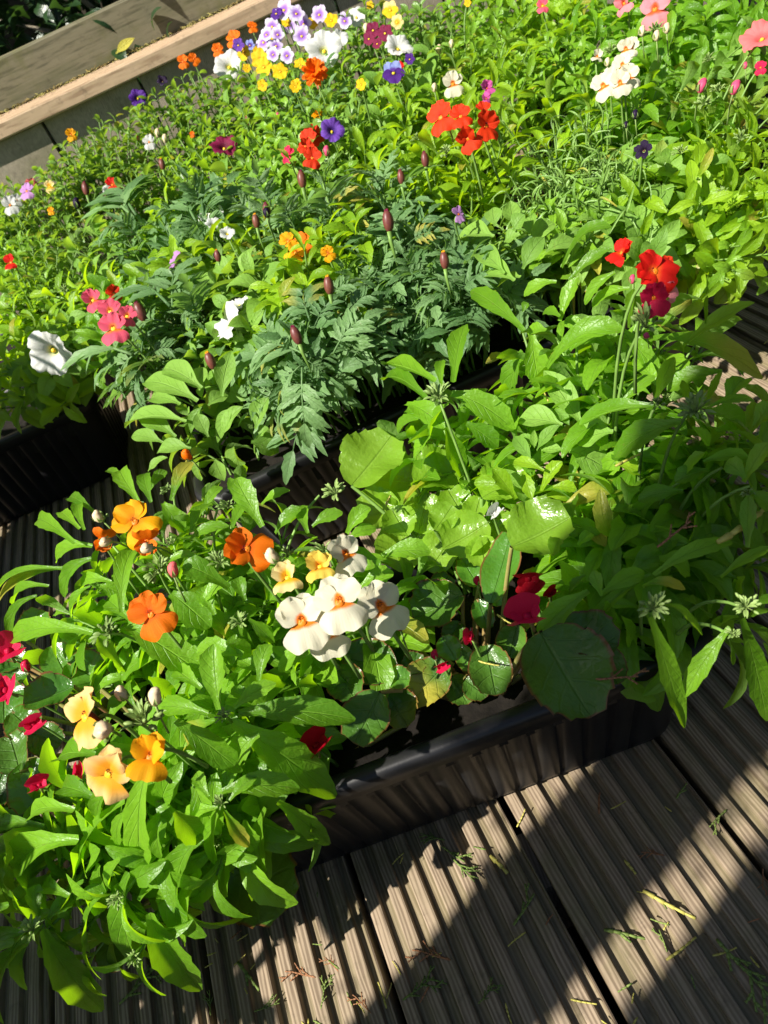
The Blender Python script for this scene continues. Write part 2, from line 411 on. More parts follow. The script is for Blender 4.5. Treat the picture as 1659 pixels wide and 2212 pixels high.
trough((-.085, .415), .50, -2.5, 'front black fluted trough with orange and cream flowers')
trough((.098, .838), .645, 2.0, 'black trough in the second row below the marigolds')
trough((-.70, 1.215), .63, 0, 'black trough at the left edge below the white petunia')
trough((.02, 1.19), .62, 1.0, 'black trough hidden under foliage behind the marigold row')
trough((.72, 1.15), .62, 1.5, 'black trough hidden under foliage at the upper right')
trough((-.55, 1.52), .62, 0, 'black trough at the back left against the fence')
trough((.12, 1.53), .62, 1.0, 'black trough at the back under the purple violas')
trough((-.92, .90), .50, 0, 'black trough added outside the left picture edge for shading plants, farther one')  # three troughs added out of frame, holding plants that cast shade
trough((-.95, .60), .50, 0, 'black trough added outside the left picture edge for shading plants, middle one')
trough((-.94, .22), .50, 0, 'black trough added outside the left picture edge for shading plants, nearer one')
trough((.80, 1.50), .62, 1.0, 'black trough in the far right back corner')
TZ = .135
def snap(x, y):
    best = None
    for (a, b, L, an, D) in TROUGHS:
        dx, dy = x - a, y - b; lx = dx * math.cos(an) + dy * math.sin(an); ly = -dx * math.sin(an) + dy * math.cos(an)
        qx = max(-L/2 + .045, min(L/2 - .045, lx)); qy = max(-D/2 + .05, min(D/2 - .05, ly))
        d = (lx - qx)**2 + (ly - qy)**2
        if best is None or d < best[0]:
            best = (d, a + qx * math.cos(an) - qy * math.sin(an), b + qx * math.sin(an) + qy * math.cos(an))
    return Vector((best[1], best[2], TZ))

# ------------------------------------------------------------------ fence
fence = empty('timber_fence', (-.1, 1.76, 0), 'low timber fence with flat capping rail behind the flowers', 'fence')
x = -2.1; i = 0
while x < 1.9:
    wd = .205
    b = MB(); b.box((0, 0, .0), (wd - .006, .022, .436)); o = b.build('board', M_GREY, fence, None, False)
    o.location = (x, U(-.006, .000), 0); x += wd
# boards' grain runs along local Y in the material; lay rails along Y and turn them
def plank(name, L, dx, dz, mat, parent, loc, rotz=-math.pi/2, bev=.004, rot=None):
    b = MB(); b.box((-dx/2, -L/2, -dz/2), (dx/2, L/2, dz/2)); o = b.build(name, mat, parent, None, False)
    o.location = loc; o.rotation_euler = rot or (0, 0, rotz)
    m = o.modifiers.new('bevel', 'BEVEL'); m.width = bev; m.segments = 2
    return o
plank('rail', 4.0, .105, .030, M_RAIL, fence, (-.1, .031, .453))
plank('back_board', 4.0, .030, .085, M_BACKB, fence, (-.1, .105, .5095))
for px_ in (-1.6, -.55, .75): 
    b = MB(); b.box((-.045, .030, 0), (.045, .12, .436)); b.build('post', M_GREY, fence, (px_, .0, 0), False)
# needles and husks on the rail: nobody could count them
lit = MB()
for _ in range(900):
    xx = U(-1.1, .5); yy = 1.76 - 1.76 + (.078 - abs(random.gauss(0, .016))); zz = .4685
    a = U(0, 6.28); L = U(.003, .011); wv_ = U(.0006, .0016); d = Vector((math.cos(a), math.sin(a), U(0, .5))) * L; s_ = Vector((-math.sin(a), math.cos(a), 0)) * wv_
    pz = Vector((xx, yy, zz + U(0, .004))); lit.add([pz - s_, pz + s_, pz + s_ * .6 + d, pz - s_ * .6 + d, pz + d * .5 + UP * .0012], [(0,1,4), (1,2,4), (2,3,4), (3,0,4)])
M_LITTER = simple_mat('litter', (.26,.17,.06), .8, .2, .4, 30, c2=(.30,.30,.07))
o = lit.build('needle_litter', M_LITTER, None, (0, 1.76, 0), False); tag(o, 'dry needles and husks gathered along the fence rail', 'litter', kind='stuff')

# ------------------------------------------------------------------ leaf meshes
def prof_nem(v):
    if v < .14: return .26 + .5 * v
    s = (v - .14) / .86
    return (.33 + .67 * math.sin(min(1, s / .55) * math.pi / 2) ** 1.3) * (1 if s < .55 else max(.10, (1 - ((s - .55) / .47) ** 2.4)))
def prof_ov(v):
    if v < .10: return .16
    s = (v - .10) / .90
    return max(.03, (.16 + .84 * math.sin(min(1, s / .42) * math.pi / 2)) * (1 if s < .42 else (1 - ((s - .42) / .58) ** 1.9)))
def prof_round(v):
    return max(.05, math.sqrt(max(0, 1 - (2 * v - 1) ** 2)) ** .85) if v > .04 else .30
def prof_beg(v):
    if v < .40: return max(.22, math.sqrt(max(0, 1 - ((.40 - v) / .43) ** 2)))
    return max(.06, max(0, 1 - ((v - .40) / .605) ** 2.1) ** .62)
def prof_spat(v):       # obovate, widest near the tip
    return max(.05, (.18 + .82 * max(0, min(1, v / .65)) ** 1.3) * (1 if v < .65 else math.sqrt(max(0, 1 - ((v - .65) / .355) ** 2))))
def prof_lin(v): return .55 + .45 * math.sin(math.pi * v) if v < .95 else .4
def prof_leaflet(v): return max(.04, math.sin(math.pi * min(1, v ** .8 * 1.0)) ** .8)
def leaf_geo(pts, width, prof, teeth=4, tamp=.16, fold=.22, nrm=UP, nL=13, wave=.0, seed=0, cupz=0.0, asym=0.0, twist=0.0):
    rn = random.Random(seed)
    pts = [Vector(p) for p in pts]
    if len(pts) == 2: pts = [pts[0], (pts[0] + pts[1]) / 2, pts[1]]
    if len(pts) == 3:
        a, m, b = pts; ctl = m * 2 - (a + b) / 2; cl = bez(a, ctl, b, nL)
    else: cl = pts; nL = len(pts) - 1
    V = []; uv = []; F = []
    step = max(1, nL / max(1, teeth)) if teeth else 0
    wp = rn.uniform(0, 6)
    for i, p in enumerate(cl):
        t = (cl[min(i + 1, nL)] - cl[max(i - 1, 0)]).normalized()
        Nn = nrm - t * nrm.dot(t)
        if Nn.length < 1e-3: Nn = Vector((0, -1, .2)) - t * Vector((0, -1, .2)).dot(t)
        Nn.normalize(); Sd = t.cross(Nn)
        v = i / nL
        if twist:
            q = Matrix.Rotation(twist * (v - .3), 3, t); Nn = q @ Nn; Sd = q @ Sd
        w_ = width / 2 * prof(v)
        for c in (-1, -.55, 0, .55, 1):
            e = 1.0; sh = Vector((0, 0, 0))
            if teeth and abs(c) == 1 and .12 < v < .97:
                k_ = (i + (1 if c > 0 else 0)) % 3
                e = 1 + tamp * (1.0 if k_ == 0 else (-.35 if k_ == 1 else .0)) * rn.uniform(.5, 1.3)
                if k_ == 0: sh = t * (width * .06)
            off = c * w_ * e * (1 + asym * (1 if c > 0 else -1))
            hz = fold * abs(c) ** 1.25 * w_ + wave * w_ * math.sin(v * 9 + wp + (1.5 if c > 0 else 0)) * abs(c) ** 2
            V.append(p + Sd * off + Nn * hz + sh); uv.append((.5 + c / 2, v))
    for i in range(nL):
        for j in range(4): a = i * 5 + j; F.append((a, a + 1, a + 6, a + 5))
    return V, F, uv
def variants(name, mat, n, L, W, prof, bend, teeth, tamp, fold, nL=11, wave=.15, seed0=0):
    out = []
    for q in range(n):
        rn = random.Random(seed0 + q)
        b = bend * rn.uniform(.3, 1.6); Lq = L; Wq = W * rn.uniform(.82, 1.2)
        a = Vector((0, 0, 0)); tip = Vector((rn.uniform(-.08, .08) * L, Lq * (1 - .25 * abs(b)), -b * L)); mid = Vector((rn.uniform(-.05, .05) * L, Lq * .52, L * (.05 + .10 * b)))
        V, F, uv = leaf_geo([a, mid, tip], Wq, prof, teeth, tamp, fold * rn.uniform(.4, 1.4), UP, nL, wave, seed0 + q, 0, 0, rn.uniform(-.5, .5))
        out.append(mesh(name, V, F, uv, True, mat))
    return out
def pinnate(name, mat, seed, L=.08, nl=4):
    rn = random.Random(seed); b = MB()
    rach = bez(Vector((0, 0, 0)), Vector((rn.uniform(-.1, .1) * L, L * .45, L * .16)), Vector((rn.uniform(-.1, .1) * L, L * .72, -L * rn.uniform(-.02, .12))), 8)
    b.tube(rach, L * .018, L * .009, 4)
    def leaflet(p, d, ll, wd):
        nn = (UP - d * UP.dot(d)).normalized(); nn = (nn + Vector((rn.uniform(-.3, .3), rn.uniform(-.3, .3), 0))).normalized()
        V, F, uv = leaf_geo([p, p + d * ll * .5 + UP * ll * .05, p + d * ll - UP * ll * rn.uniform(0, .22)], wd, prof_leaflet, 4, .30, .28, nn, 9, .1, rn.randint(0, 9999)); b.add(V, F, uv)
    for k_ in range(nl):
        s = .32 + .64 * k_ / nl; p = rach[int(s * 8)]
        t = (rach[min(8, int(s * 8) + 1)] - rach[max(0, int(s * 8) - 1)]).normalized()
        ll = L * (.30 + .16 * math.sin(math.pi * (k_ + .7) / (nl + .6)))
        for sd in (-1, 1):
            d = (t * rn.uniform(.55, .85) + Vector((sd, 0, rn.uniform(-.12, .25)))).normalized(); leaflet(p, d, ll * rn.uniform(.85, 1.1), ll * .25)
    leaflet(rach[8], (rach[8] - rach[6]).normalized(), L * .42, L * .15)
    return b.mesh(name, mat)
V_NEM = variants('leaf', M_NEM, 11, .055, .0158, prof_nem, .28, 4, .12, .48, 12, .16, 10)
V_NEMY = variants('leaf', M_NEMY, 11, .055, .0150, prof_nem, .26, 4, .12, .48, 12, .16, 40)
V_SOFT = variants('leaf', M_SOFT, 8, .05, .026, prof_ov, .24, 0, 0, .35, 9, .12, 70)
V_SMALL = variants('leaf', M_SMALL, 8, .026, .0125, prof_ov, .25, 2, .08, .35, 6, .1, 100)
V_SMALLG = variants('leaf', M_SMALLG, 8, .028, .0115, prof_ov, .25, 2, .12, .35, 7, .1, 120)
V_SPAT = variants('leaf', M_SMALLG, 6, .034, .016, prof_spat, .3, 2, .10, .35, 8, .1, 140)
V_LIN = variants('leaf', M_LIN, 10, .034, .0034, prof_lin, .75, 0, 0, .7, 9, 0, 160)
V_BEG = variants('leaf', M_BEGD, 5, .045, .044, prof_round, .12, 5, .03, .25, 10, .1, 180)
V_MARI = [pinnate('leaf', M_MARI, 200 + q, .085, 4 + q % 2) for q in range(7)]
V_HEDGE = variants('leaf', M_DARKLEAF, 4, .06, .03, prof_ov, .2, 0, 0, .3, 6, .1, 220)

# ------------------------------------------------------------------ bud clusters
def budcluster(seed, mat=M_BUDG, n=26):
    rn = random.Random(seed); b = MB()
    for q in range(n):
        th = math.acos(rn.uniform(.0, 1)); ph = rn.uniform(0, 6.283)
        d = Vector((math.sin(th) * math.cos(ph), math.sin(th) * math.sin(ph), math.cos(th) * .9 + .12)).normalized()
        r0 = rn.uniform(.10, .32); L = rn.uniform(.28, .58)
        if q % 3:   # sepal star of narrow bracts
            nn = (UP - d * UP.dot(d)); nn = nn.normalized() if nn.length > .1 else Vector((1, 0, 0))
            V, F, uv = leaf_geo([d * r0, d * (r0 + L * .5) + UP * .05, d * (r0 + L)], rn.uniform(.10, .17), prof_leaflet, 0, 0, .5, nn, 4); b.add(V, F, uv)
        else: b.ell(d * (r0 + L * .6), .075, .075, .15, d, 6, 4)
        b.tube([Vector((0, 0, -.1)), d * (r0 + .05)], .022, .018, 3, False)
    return b.mesh('bud_cluster', mat)
V_BUD = [budcluster(300 + q) for q in range(5)]

# ------------------------------------------------------------------ flowers
def petal_geo(L, W, cup=.15, curl=.1, ruf=.06, notch=0, seed=0, nU=8, nV=5, rootw=.16):
    rn = random.Random(seed); V = []; uv = []; F = []; p0, p1 = rn.uniform(0, 6), rn.uniform(0, 6)
    for j in range(nV + 1):
        v = j / nV
        for i in range(nU + 1):
            u = i / nU * 2 - 1
            wp = rootw + (1 - rootw) * math.sin(min(1, v * 1.15) * math.pi / 2) ** .9
            ymax = L * (1 - .42 * abs(u) ** 2.4 - notch * math.exp(-(u / .22) ** 2) + .02 * math.sin(u * 9 + p1))
            x = W / 2 * u * wp * (1 - .16 * max(0, v - .75) * 4 * u * u * .5)
            y = ymax * v
            z = cup * W * (u * u - .4) * v - curl * L * v * v * 1.0 + ruf * L * v * v * (math.sin(u * 5.5 + p0) + .6 * math.sin(u * 11 + p1))
            V.append(Vector((x, y, z))); uv.append((i / nU, v))
    n = nU + 1
    for j in range(nV):
        for i in range(nU): F.append((j*n+i, j*n+i+1, (j+1)*n+i+1, (j+1)*n+i))
    return V, F, uv
_pc = {}
def petal_mesh(key, mat, **kw):
    kk = (key, mat.name)
    if kk not in _pc:
        V, F, uv = petal_geo(**kw); _pc[kk] = mesh('petal', V, F, uv, True, mat)
    return _pc[kk]
def frame(f, roll=0, up=UP):
    f = f.normalized(); y = up - f * up.dot(f)
    if y.length < .05: y = Vector((0, 1, 0)) - f * f.y
    y.normalize(); x = y.cross(f)
    m = Matrix((x, y, f)).transposed()
    return m @ Matrix.Rotation(roll, 3, 'Z')
_cc = {}
def core(kind, mat, mat2=None):
    kk = (kind, mat.name, mat2.name if mat2 else '')
    if kk in _cc: return _cc[kk]
    b = MB()
    if kind == 'nem':
        b.ell((0, -.045, .006), .095, .08, .04, None, 10, 6); b.ell((-.035, -.02, .035), .032, .04, .014); b.ell((.035, -.02, .035), .032, .04, .014)
        n0 = len(b.f)
        for q in range(6): a = q * 1.05; b.ell((.045 * math.cos(a), .045 + .03 * math.sin(a), .045), .012, .016, .010, None, 5, 3)
        b.tube([(0, 0, -.02), (0, -.02, -.16), (0, -.10, -.34)], .10, .035, 7)
    elif kind == 'viola':
        b.ell((0, -.02, .03), .07, .06, .04); n0 = len(b.f); b.ell((0, .03, .05), .03, .025, .02, None, 6, 4)
        b.tube([(0, 0, 0), (0, -.05, -.2), (0, -.2, -.3)], .05, .03, 5)
    elif kind == 'beg':
        b.ell((0, 0, .04), .10, .10, .09, None, 8, 5, .15); n0 = len(b.f); b.tube([(0, 0, 0), (0, -.05, -.25), (0, -.15, -.5)], .06, .045, 5)
    elif kind == 'pet':
        b.ell((0, 0, -.25), .05, .05, .04); n0 = len(b.f); b.tube([(0, 0, -.27), (0, -.02, -.4), (0, -.06, -.62)], .085, .045, 7)
    me = b.mesh('flower', mat)
    if mat2:
        me.materials.append(mat2)
        for q, pl in enumerate(me.polygons):
            if q >= n0: pl.material_index = 1
    _cc[kk] = me; return me
def petunia_corolla(mat, seed, depth=.32, star=.0):
    kk = ('petu', mat.name, seed, star)
    if kk in _pc: return _pc[kk]
    rn = random.Random(seed); V = []; uv = []; F = []; n = 50; m = 7; ph = rn.uniform(0, 6)
    for j in range(m + 1):
        v = j / m
        for i in range(n):
            a = 2 * math.pi * i / n
            lob = abs(math.cos(2.5 * a)); r = (.06 + .44 * v ** .9 * (1 - (.20 + star) * (1 - lob ** .6) * v * v)) * (1 + .03 * math.sin(3 * a + ph))
            z = -depth * (1 - v ** .55) + v * v * (.030 * math.sin(15 * a + ph) + .05 * math.sin(5 * a) + .05 * math.sin(2 * a + ph)) - .10 * v ** 3
            V.append(Vector((r * math.cos(a), r * math.sin(a), z))); uv.append((i / n * 2.5 % 1, v))
    for j in range(m):
        for i in range(n): F.append((j*n+i, j*n+(i+1)%n, (j+1)*n+(i+1)%n, (j+1)*n+i))
    _pc[kk] = mesh('corolla', V, F, uv, True, mat); return _pc[kk]
def place(name, me, parent, ploc, mat3, loc, s):
    o = bpy.data.objects.new(name, me); C.objects.link(o); o.parent = parent
    o.matrix_basis = Matrix.Translation(loc - ploc) @ mat3.to_4x4() @ Matrix.Scale(s, 4)
    return o
fcount = [0]
def flower(pl, typ, color, px, py, z, size, fx=0.0, fy=0.0, roll=0.0, openness=1.0, stem=True, second=None):
    """size = width in pixels of the 1659-wide frame; facing = toward the lens and up, shifted by fx (right) and fy (up)"""
    fcount[0] += 1; sd = fcount[0]; rn = random.Random(sd)
    if z > .378: z -= .014
    while P(px, py, z).y > 1.66: z += .01
    p = P(px, py, z); s = size * .97 * mpp(px, py, z); ploc = pl.location
    tocam = (CAM - p).normalized()
    f = (tocam * .75 + UP * .35 + cx * fx + cy * fy).normalized()
    iu = cy                     # picture-up, so that lips hang the way the photograph shows
    m = frame(f, roll, (iu * .6 + UP * .6).normalized())
    mat = PM[color]; var = sd % 3
    def child(me, rot, off=(0, 0, 0), k=1.0, name='petal'):
        o = bpy.data.objects.new(name, me); C.objects.link(o); o.parent = root
        o.matrix_basis = Matrix.Translation(Vector(off)) @ rot.to_4x4() @ Matrix.Scale(k, 4); return o
    RZm = lambda a: Matrix.Rotation(a, 3, 'Z'); RXm = lambda a: Matrix.Rotation(a, 3, 'X')
    if typ == 'nem':
        root = place('flower', core('nem', M_THROATY if color in ('pink', 'yellow', 'butter', 'peach') else M_THROAT, M_SPECK), pl, ploc, m, p, s)
        cl = (1 - openness)
        for q, a in enumerate((-66, -22, 22, 66)):
            me = petal_mesh(('nu', var, q), mat, L=.50, W=.52, cup=.13, curl=.12, ruf=.085, seed=sd % 7 * 10 + q)
            child(me, RZm(math.radians(-a + rn.uniform(-11, 11))) @ RXm(.30 + cl * .8 + rn.uniform(-.25, .28)), (0, .03, .012 - .012 * (abs(q - 1.5) < 1)))
        me = petal_mesh(('nl', var), mat, L=.60, W=.98, cup=-.14, curl=.22, ruf=.075, notch=.15, seed=sd % 5 * 3 + 77, nU=14, nV=6, rootw=.3)
        child(me, RZm(math.pi + rn.uniform(-.1, .1)) @ RXm(.12 + cl * .9), (0, -.05, .0))
    elif typ == 'viola':
        root = place('flower', core('viola', M_THROATY, M_SPECK), pl, ploc, m, p, s)
        m2 = PM[second] if second else mat
        for q, (a, w_, l_, mm) in enumerate(((-28, .50, .52, mat), (28, .50, .52, mat), (-100, .46, .46, m2), (100, .46, .46, m2), (180, .60, .48, m2))):
            me = petal_mesh(('vi', var, q), mm, L=l_, W=w_, cup=.06, curl=.06, ruf=.05, notch=.06 if q == 4 else 0, seed=sd % 6 * 9 + q)
            child(me, RZm(math.radians(-a)) @ RXm(.14 + rn.uniform(-.1, .14)), (0, 0, -.012 + .012 * (q > 1) + .008 * (q == 4)))
    elif typ == 'beg':
        root = place('flower', core('beg', mat, M_STEMR), pl, ploc, m, p, s)
        for q, (a, w_, l_, tl) in enumerate(((0, .92, .62, .55), (180, .92, .62, .55), (90, .34, .40, .2), (-90, .34, .40, .2))):
            me = petal_mesh(('be', var, q), mat, L=l_, W=w_, cup=-.12, curl=-.22, ruf=.03, seed=sd % 4 * 5 + q, nU=10, rootw=.35)
            child(me, RZm(math.radians(a) + rn.uniform(-.2, .2)) @ RXm(tl + cl_b(openness)))
    elif typ == 'pet':
        root = place('flower', core('pet', M_THROATY if color != 'black' else M_SPECK, M_BUDG), pl, ploc, m, p, s)
        child(petunia_corolla(mat, sd % 4, .30, .25 if color == 'black' else 0), RZm(rn.uniform(0, 6)), (0, 0, 0), 1.0, 'corolla')
    elif typ == 'mari':
        root = place('flower', core('viola', M_THROAT, M_MBUD), pl, ploc, m, p, s)
        for q in range(22):
            ring_ = q // 8; a = q * 137.5
            me = petal_mesh(('ma', q % 3), mat, L=.5 - .11 * ring_, W=.30, cup=.1, curl=.1, ruf=.07, seed=q % 3)
            child(me, RZm(math.radians(a)) @ RXm(.15 + .42 * ring_ + rn.uniform(-.1, .1)), (0, 0, .015 * ring_))
    if stem:
        base = snap(p.x, p.y); base.z = max(TZ, z - .065); base = base.lerp(Vector((p.x, p.y, base.z)), .7)
        b = MB(); e = p - f * s * .30; b.tube(bez(e - ploc, (e + base) / 2 + UP * .03 - f * .01 - ploc, base - ploc, 6), .0010, .0014, 4); b.build('stem', M_STEM, pl)
    return root
def cl_b(o): return (1 - o) * .5
def bud(pl, color, px, py, z, size, fx=0., fy=0., mari=False, ax=None):
    if z > .378: z -= .014
    while P(px, py, z).y > 1.66: z += .01
    p = P(px, py, z); s = size * .92 * mpp(px, py, z); b = MB()
    d = (UP * .6 + cy * (fy or .6) + cx * fx).normalized()
    mats = dict(cream=M_CREAMBUD, pink=M_PINKBUD, maroon=M_MBUD, orange=PM['orange'], crimson=PM['crimson'], red=PM['red'], white=M_CREAMBUD, green=M_BUDG, salmon=PM['salmon'], black=PM['black'])
    if mari:
        b.ell((0, 0, 0), .30 * s, .30 * s, .55 * s, d, 14, 7, -.13); o = b.build('bud', mats[color], pl, p - pl.location)
        c = MB(); c.tube([d * -.5 * s, d * -.9 * s - cy * .1 * s, d * -1.5 * s - UP * .8 * s], .14 * s, .06 * s, 6); c.build('stem', M_STEM, pl, p - pl.location)
        t = MB()
        for q in range(7):
            a = q * .9; t.ell(d * .5 * s + Vector((math.cos(a), math.sin(a), 0)) * .08 * s, .05 * s, .05 * s, .10 * s, d, 5, 3)
        t.build('petal_tip', PM['amber'] if color == 'maroon' and random.random() < .4 else PM['burgundy'], o, None)
    else:
        b.ell((0, 0, 0), .36 * s, .32 * s, .46 * s, d, 9, 6, -.10); b.ell(cy * .12 * s + d * .12 * s, .27 * s, .27 * s, .34 * s, (d + cx * .7).normalized(), 8, 5)
        o = b.build('bud', mats[color], pl, p - pl.location)
        c = MB()
        for q in range(5):
            a = q * 1.2566; sd_ = (cx * math.cos(a) + (d.cross(cx)) * math.sin(a)).normalized()
            V, F, uv = leaf_geo([d * -.42 * s, d * -.15 * s + sd_ * .34 * s, d * .22 * s + sd_ * .40 * s], .22 * s, prof_leaflet, 0, 0, .3, sd_, 4); c.add(V, F, uv)
        c.tube([d * -.4 * s, d * -.9 * s - UP * .3 * s, d * -1.4 * s - UP * s], .07 * s, .06 * s, 4); c.build('calyx', M_BUDG, o)
    return o
def cluster(pl, px, py, z, size, tilt=.3):
    p = P(px, py, z); s = size * mpp(px, py, z) / 1.5
    d = (UP + (CAM - p).normalized() * tilt + Vector((U(-.2, .2), U(-.2, .2), 0))).normalized()
    place('bud_cluster', random.choice(V_BUD), pl, pl.location, frame(d, U(0, 6), Vector((0, 1, 0))), p, s)

# ------------------------------------------------------------------ plants
def new_plant(name, px, py, z, label, cat, group=None):
    c = P(px, py, z); b = snap(c.x, c.y)
    o = empty(name, b, label, cat, group); o['_'] = 0; del o['_']
    return o, c
def put_leaf(pl, me, p, d, n, s):
    d = d.normalized(); n = (n - d * n.dot(d))
    if n.length < 1e-3: n = Vector((d.y, -d.x, .1)); n = n - d * n.dot(d)
    n.normalize(); x = d.cross(n)
    m = Matrix((x, d, n)).transposed()
    return place('leaf', me, pl, pl.location, m, p, s)
def grow(pl, top, rad, vs, nst, pairs, ls=1.0, drop=.06, squash=1.0, theta=(78, 42), stemmat=None, tipscale=.62, smin=.42, whorl=2, upright=0.0, basejit=.03, zlow=None, bud_p=0.0, bud_s=.011, droop=0.0):
    base = pl.location
    for i in range(nst):
        r = rad * math.sqrt((i + .5) / nst) * U(.85, 1.1); a = i * 2.39996 + U(-.3, .3)
        tip = Vector((top.x + r * math.cos(a), top.y + r * math.sin(a) * squash, top.z - drop * (r / max(rad, 1e-6)) ** 2 + U(-.014, .014)))
        b0 = Vector((base.x + U(-1, 1) * basejit + (tip.x - base.x) * .15, base.y + U(-1, 1) * basejit * .7 + (tip.y - base.y) * .15, TZ - .004))
        ctl = Vector(((b0.x * .6 + tip.x * .4), (b0.y * .6 + tip.y * .4), b0.z + (tip.z - b0.z) * .75))
        cl = bez(b0, ctl, tip, 10)
        sb = MB(); sb.tube([q - base for q in cl], .0016, .0009, 4, False); sb.build('stem', stemmat or M_STEM, pl)
        az = U(0, 6.28)
        for k_ in range(pairs):
            s = smin + (1 - smin) * (k_ + .5) / pairs + U(-.02, .02); s = min(.995, s)
            idx = s * 10; i0 = min(9, int(idx)); p = cl[i0].lerp(cl[i0 + 1], idx - i0); t = (cl[i0 + 1] - cl[i0]).normalized()
            t = (t + UP * upright).normalized()
            az += math.pi / whorl + U(-.35, .35)
            e1 = t.cross(Vector((.21, .97, .1))).normalized(); e2 = t.cross(e1)
            th = math.radians(theta[0] + (theta[1] - theta[0]) * (k_ / max(1, pairs - 1)) + U(-12, 12))
            sz = ls * (1 - (1 - tipscale) * (k_ / max(1, pairs - 1)) ** 1.5) * U(.8, 1.2)
            for w_ in range(whorl):
                an = az + w_ * 2 * math.pi / whorl
                rd = e1 * math.cos(an) + e2 * math.sin(an)
                d = rd * math.sin(th) + t * math.cos(th) - UP * droop
                put_leaf(pl, random.choice(vs), p, d, t + Vector((U(-.25, .25), U(-.25, .25), .15)), sz)
        if R_() < bud_p:
            d = (tip - ctl).normalized()
            place('bud_cluster', random.choice(V_BUD), pl, base, frame((d + UP).normalized(), U(0, 6), Vector((0, 1, 0))), tip + UP * .003, bud_s * U(.8, 1.2))
def hero(pl, mat, L, conv, prof=prof_nem, teeth=4, tamp=.11, fold=.46, nrm=None, stem_to=None):
    """L rows: x0,y0,z0, x1,y1,z1, width_px, lift   (crop pixels run through conv)"""
    for q, r in enumerate(L):
        x0, y0, z0, x1, y1, z1, wd = r[:7]; lift = r[7] if len(r) > 7 else .12
        tw = r[8] if len(r) > 8 else U(-.35, .35)
        a = conv(x0, y0); b = conv(x1, y1)
        A = P(a[0], a[1], z0); B = P(b[0], b[1], z1); ln = (B - A).length
        wm = .86 * wd * (1 if conv is full else .5) * mpp((a[0] + b[0]) / 2, (a[1] + b[1]) / 2, (z0 + z1) / 2)
        mid = (A + B) / 2 + UP * ln * lift
        n = nrm or (UP * .62 + (CAM - mid).normalized() * .45).normalized()
        n = (n + Vector((U(-.22, .22), U(-.22, .22), 0))).normalized()
        V, F, uv = leaf_geo([A - A, mid - A, B - A], wm, prof, teeth, tamp, fold * U(.5, 1.4), n, 15, .14, random.randint(0, 99999), 0, 0, tw)
        o = mk('leaf', mesh('leaf', V, F, uv, True, mat), pl); o.location = A - pl.location
def shoots(pl, L, mat=None, r=.0015):
    for (px, py, z) in L:
        tip = P(px, py, z); b0 = pl.location.lerp(Vector((tip.x, tip.y, TZ)), .35); b0.z = TZ - .004
        ctl = Vector((b0.x * .6 + tip.x * .4, b0.y * .6 + tip.y * .4, b0.z + max(.03, (tip.z - b0.z) * .9)))
        sb = MB(); sb.tube([q - pl.location for q in bez(b0, ctl, tip, 9)], r, r * .7, 5, False); sb.build('stem', mat or M_STEM, pl)
def rleaf(pl, mat, L, conv, prof=prof_round, fold=.55, teeth=5, stemmat=None):
    """round leaves: cx,cy,z, radius_px, angle(deg, direction of tip in picture, 0=right, 90=up), squash, tiltx, tilty"""
    for r in L:
        x, y, z, rad, ang, sq = r[:6]; tx = r[6] if len(r) > 6 else 0; ty = r[7] if len(r) > 7 else 0
        c = conv(x, y); p = P(c[0], c[1], z); k_ = mpp(c[0], c[1], z) * (1 if conv is full else .5)
        n = ((CAM - p).normalized() * .55 + UP * .55 + cx * tx + cy * ty).normalized()
        d = cx * math.cos(math.radians(ang)) + cy * math.sin(math.radians(ang)); d = (d - n * d.dot(n)).normalized()
        Lm = rad * 2 * k_; A = -d * Lm * .5; B = d * Lm * .5
        sdn = random.randint(0, 99999)
        V, F, uv = leaf_geo([A + n * Lm * .07, Vector((0, 0, 0)), B + n * Lm * U(-.02, .09)], Lm * sq, prof, teeth, .007, fold * U(.6, 1.2), n, 22, .16, sdn, 0, U(-.12, .12))
        o = mk('leaf', mesh('leaf', V, F, uv, True, mat), pl); o.location = p - pl.location
        base = pl.location; b0 = base.lerp(Vector((p.x, p.y, TZ)), .3); b0.z = TZ - .003; st = p + A + n * Lm * .07
        sb = MB(); sb.tube([q - base for q in bez(b0, (b0 + st) / 2 + UP * .02 - n * .012, st, 7)], .0022, .0016, 5, False); sb.build('stem', stemmat or M_STEMR, pl)
c1 = lambda x, y: (.5 * x, .5 * y)
c3 = lambda x, y: (.5 * x, 493.7 + .5 * y)
c4 = lambda x, y: (829.5 + .5 * x, 493.7 + .5 * y)
c5 = lambda x, y: (.5 * x, 987.4 + .5 * y)
c6 = lambda x, y: (829.5 + .5 * x, 987.4 + .5 * y)
c7 = lambda x, y: (.5 * x, 1536 + .5 * y)
full = lambda x, y: (x, y)
GN = 'nemesias'; GB = 'begonias'; GM = 'marigolds'; GP = 'petunias'; GV = 'violas'; GS = 'small leaved bedding plants'


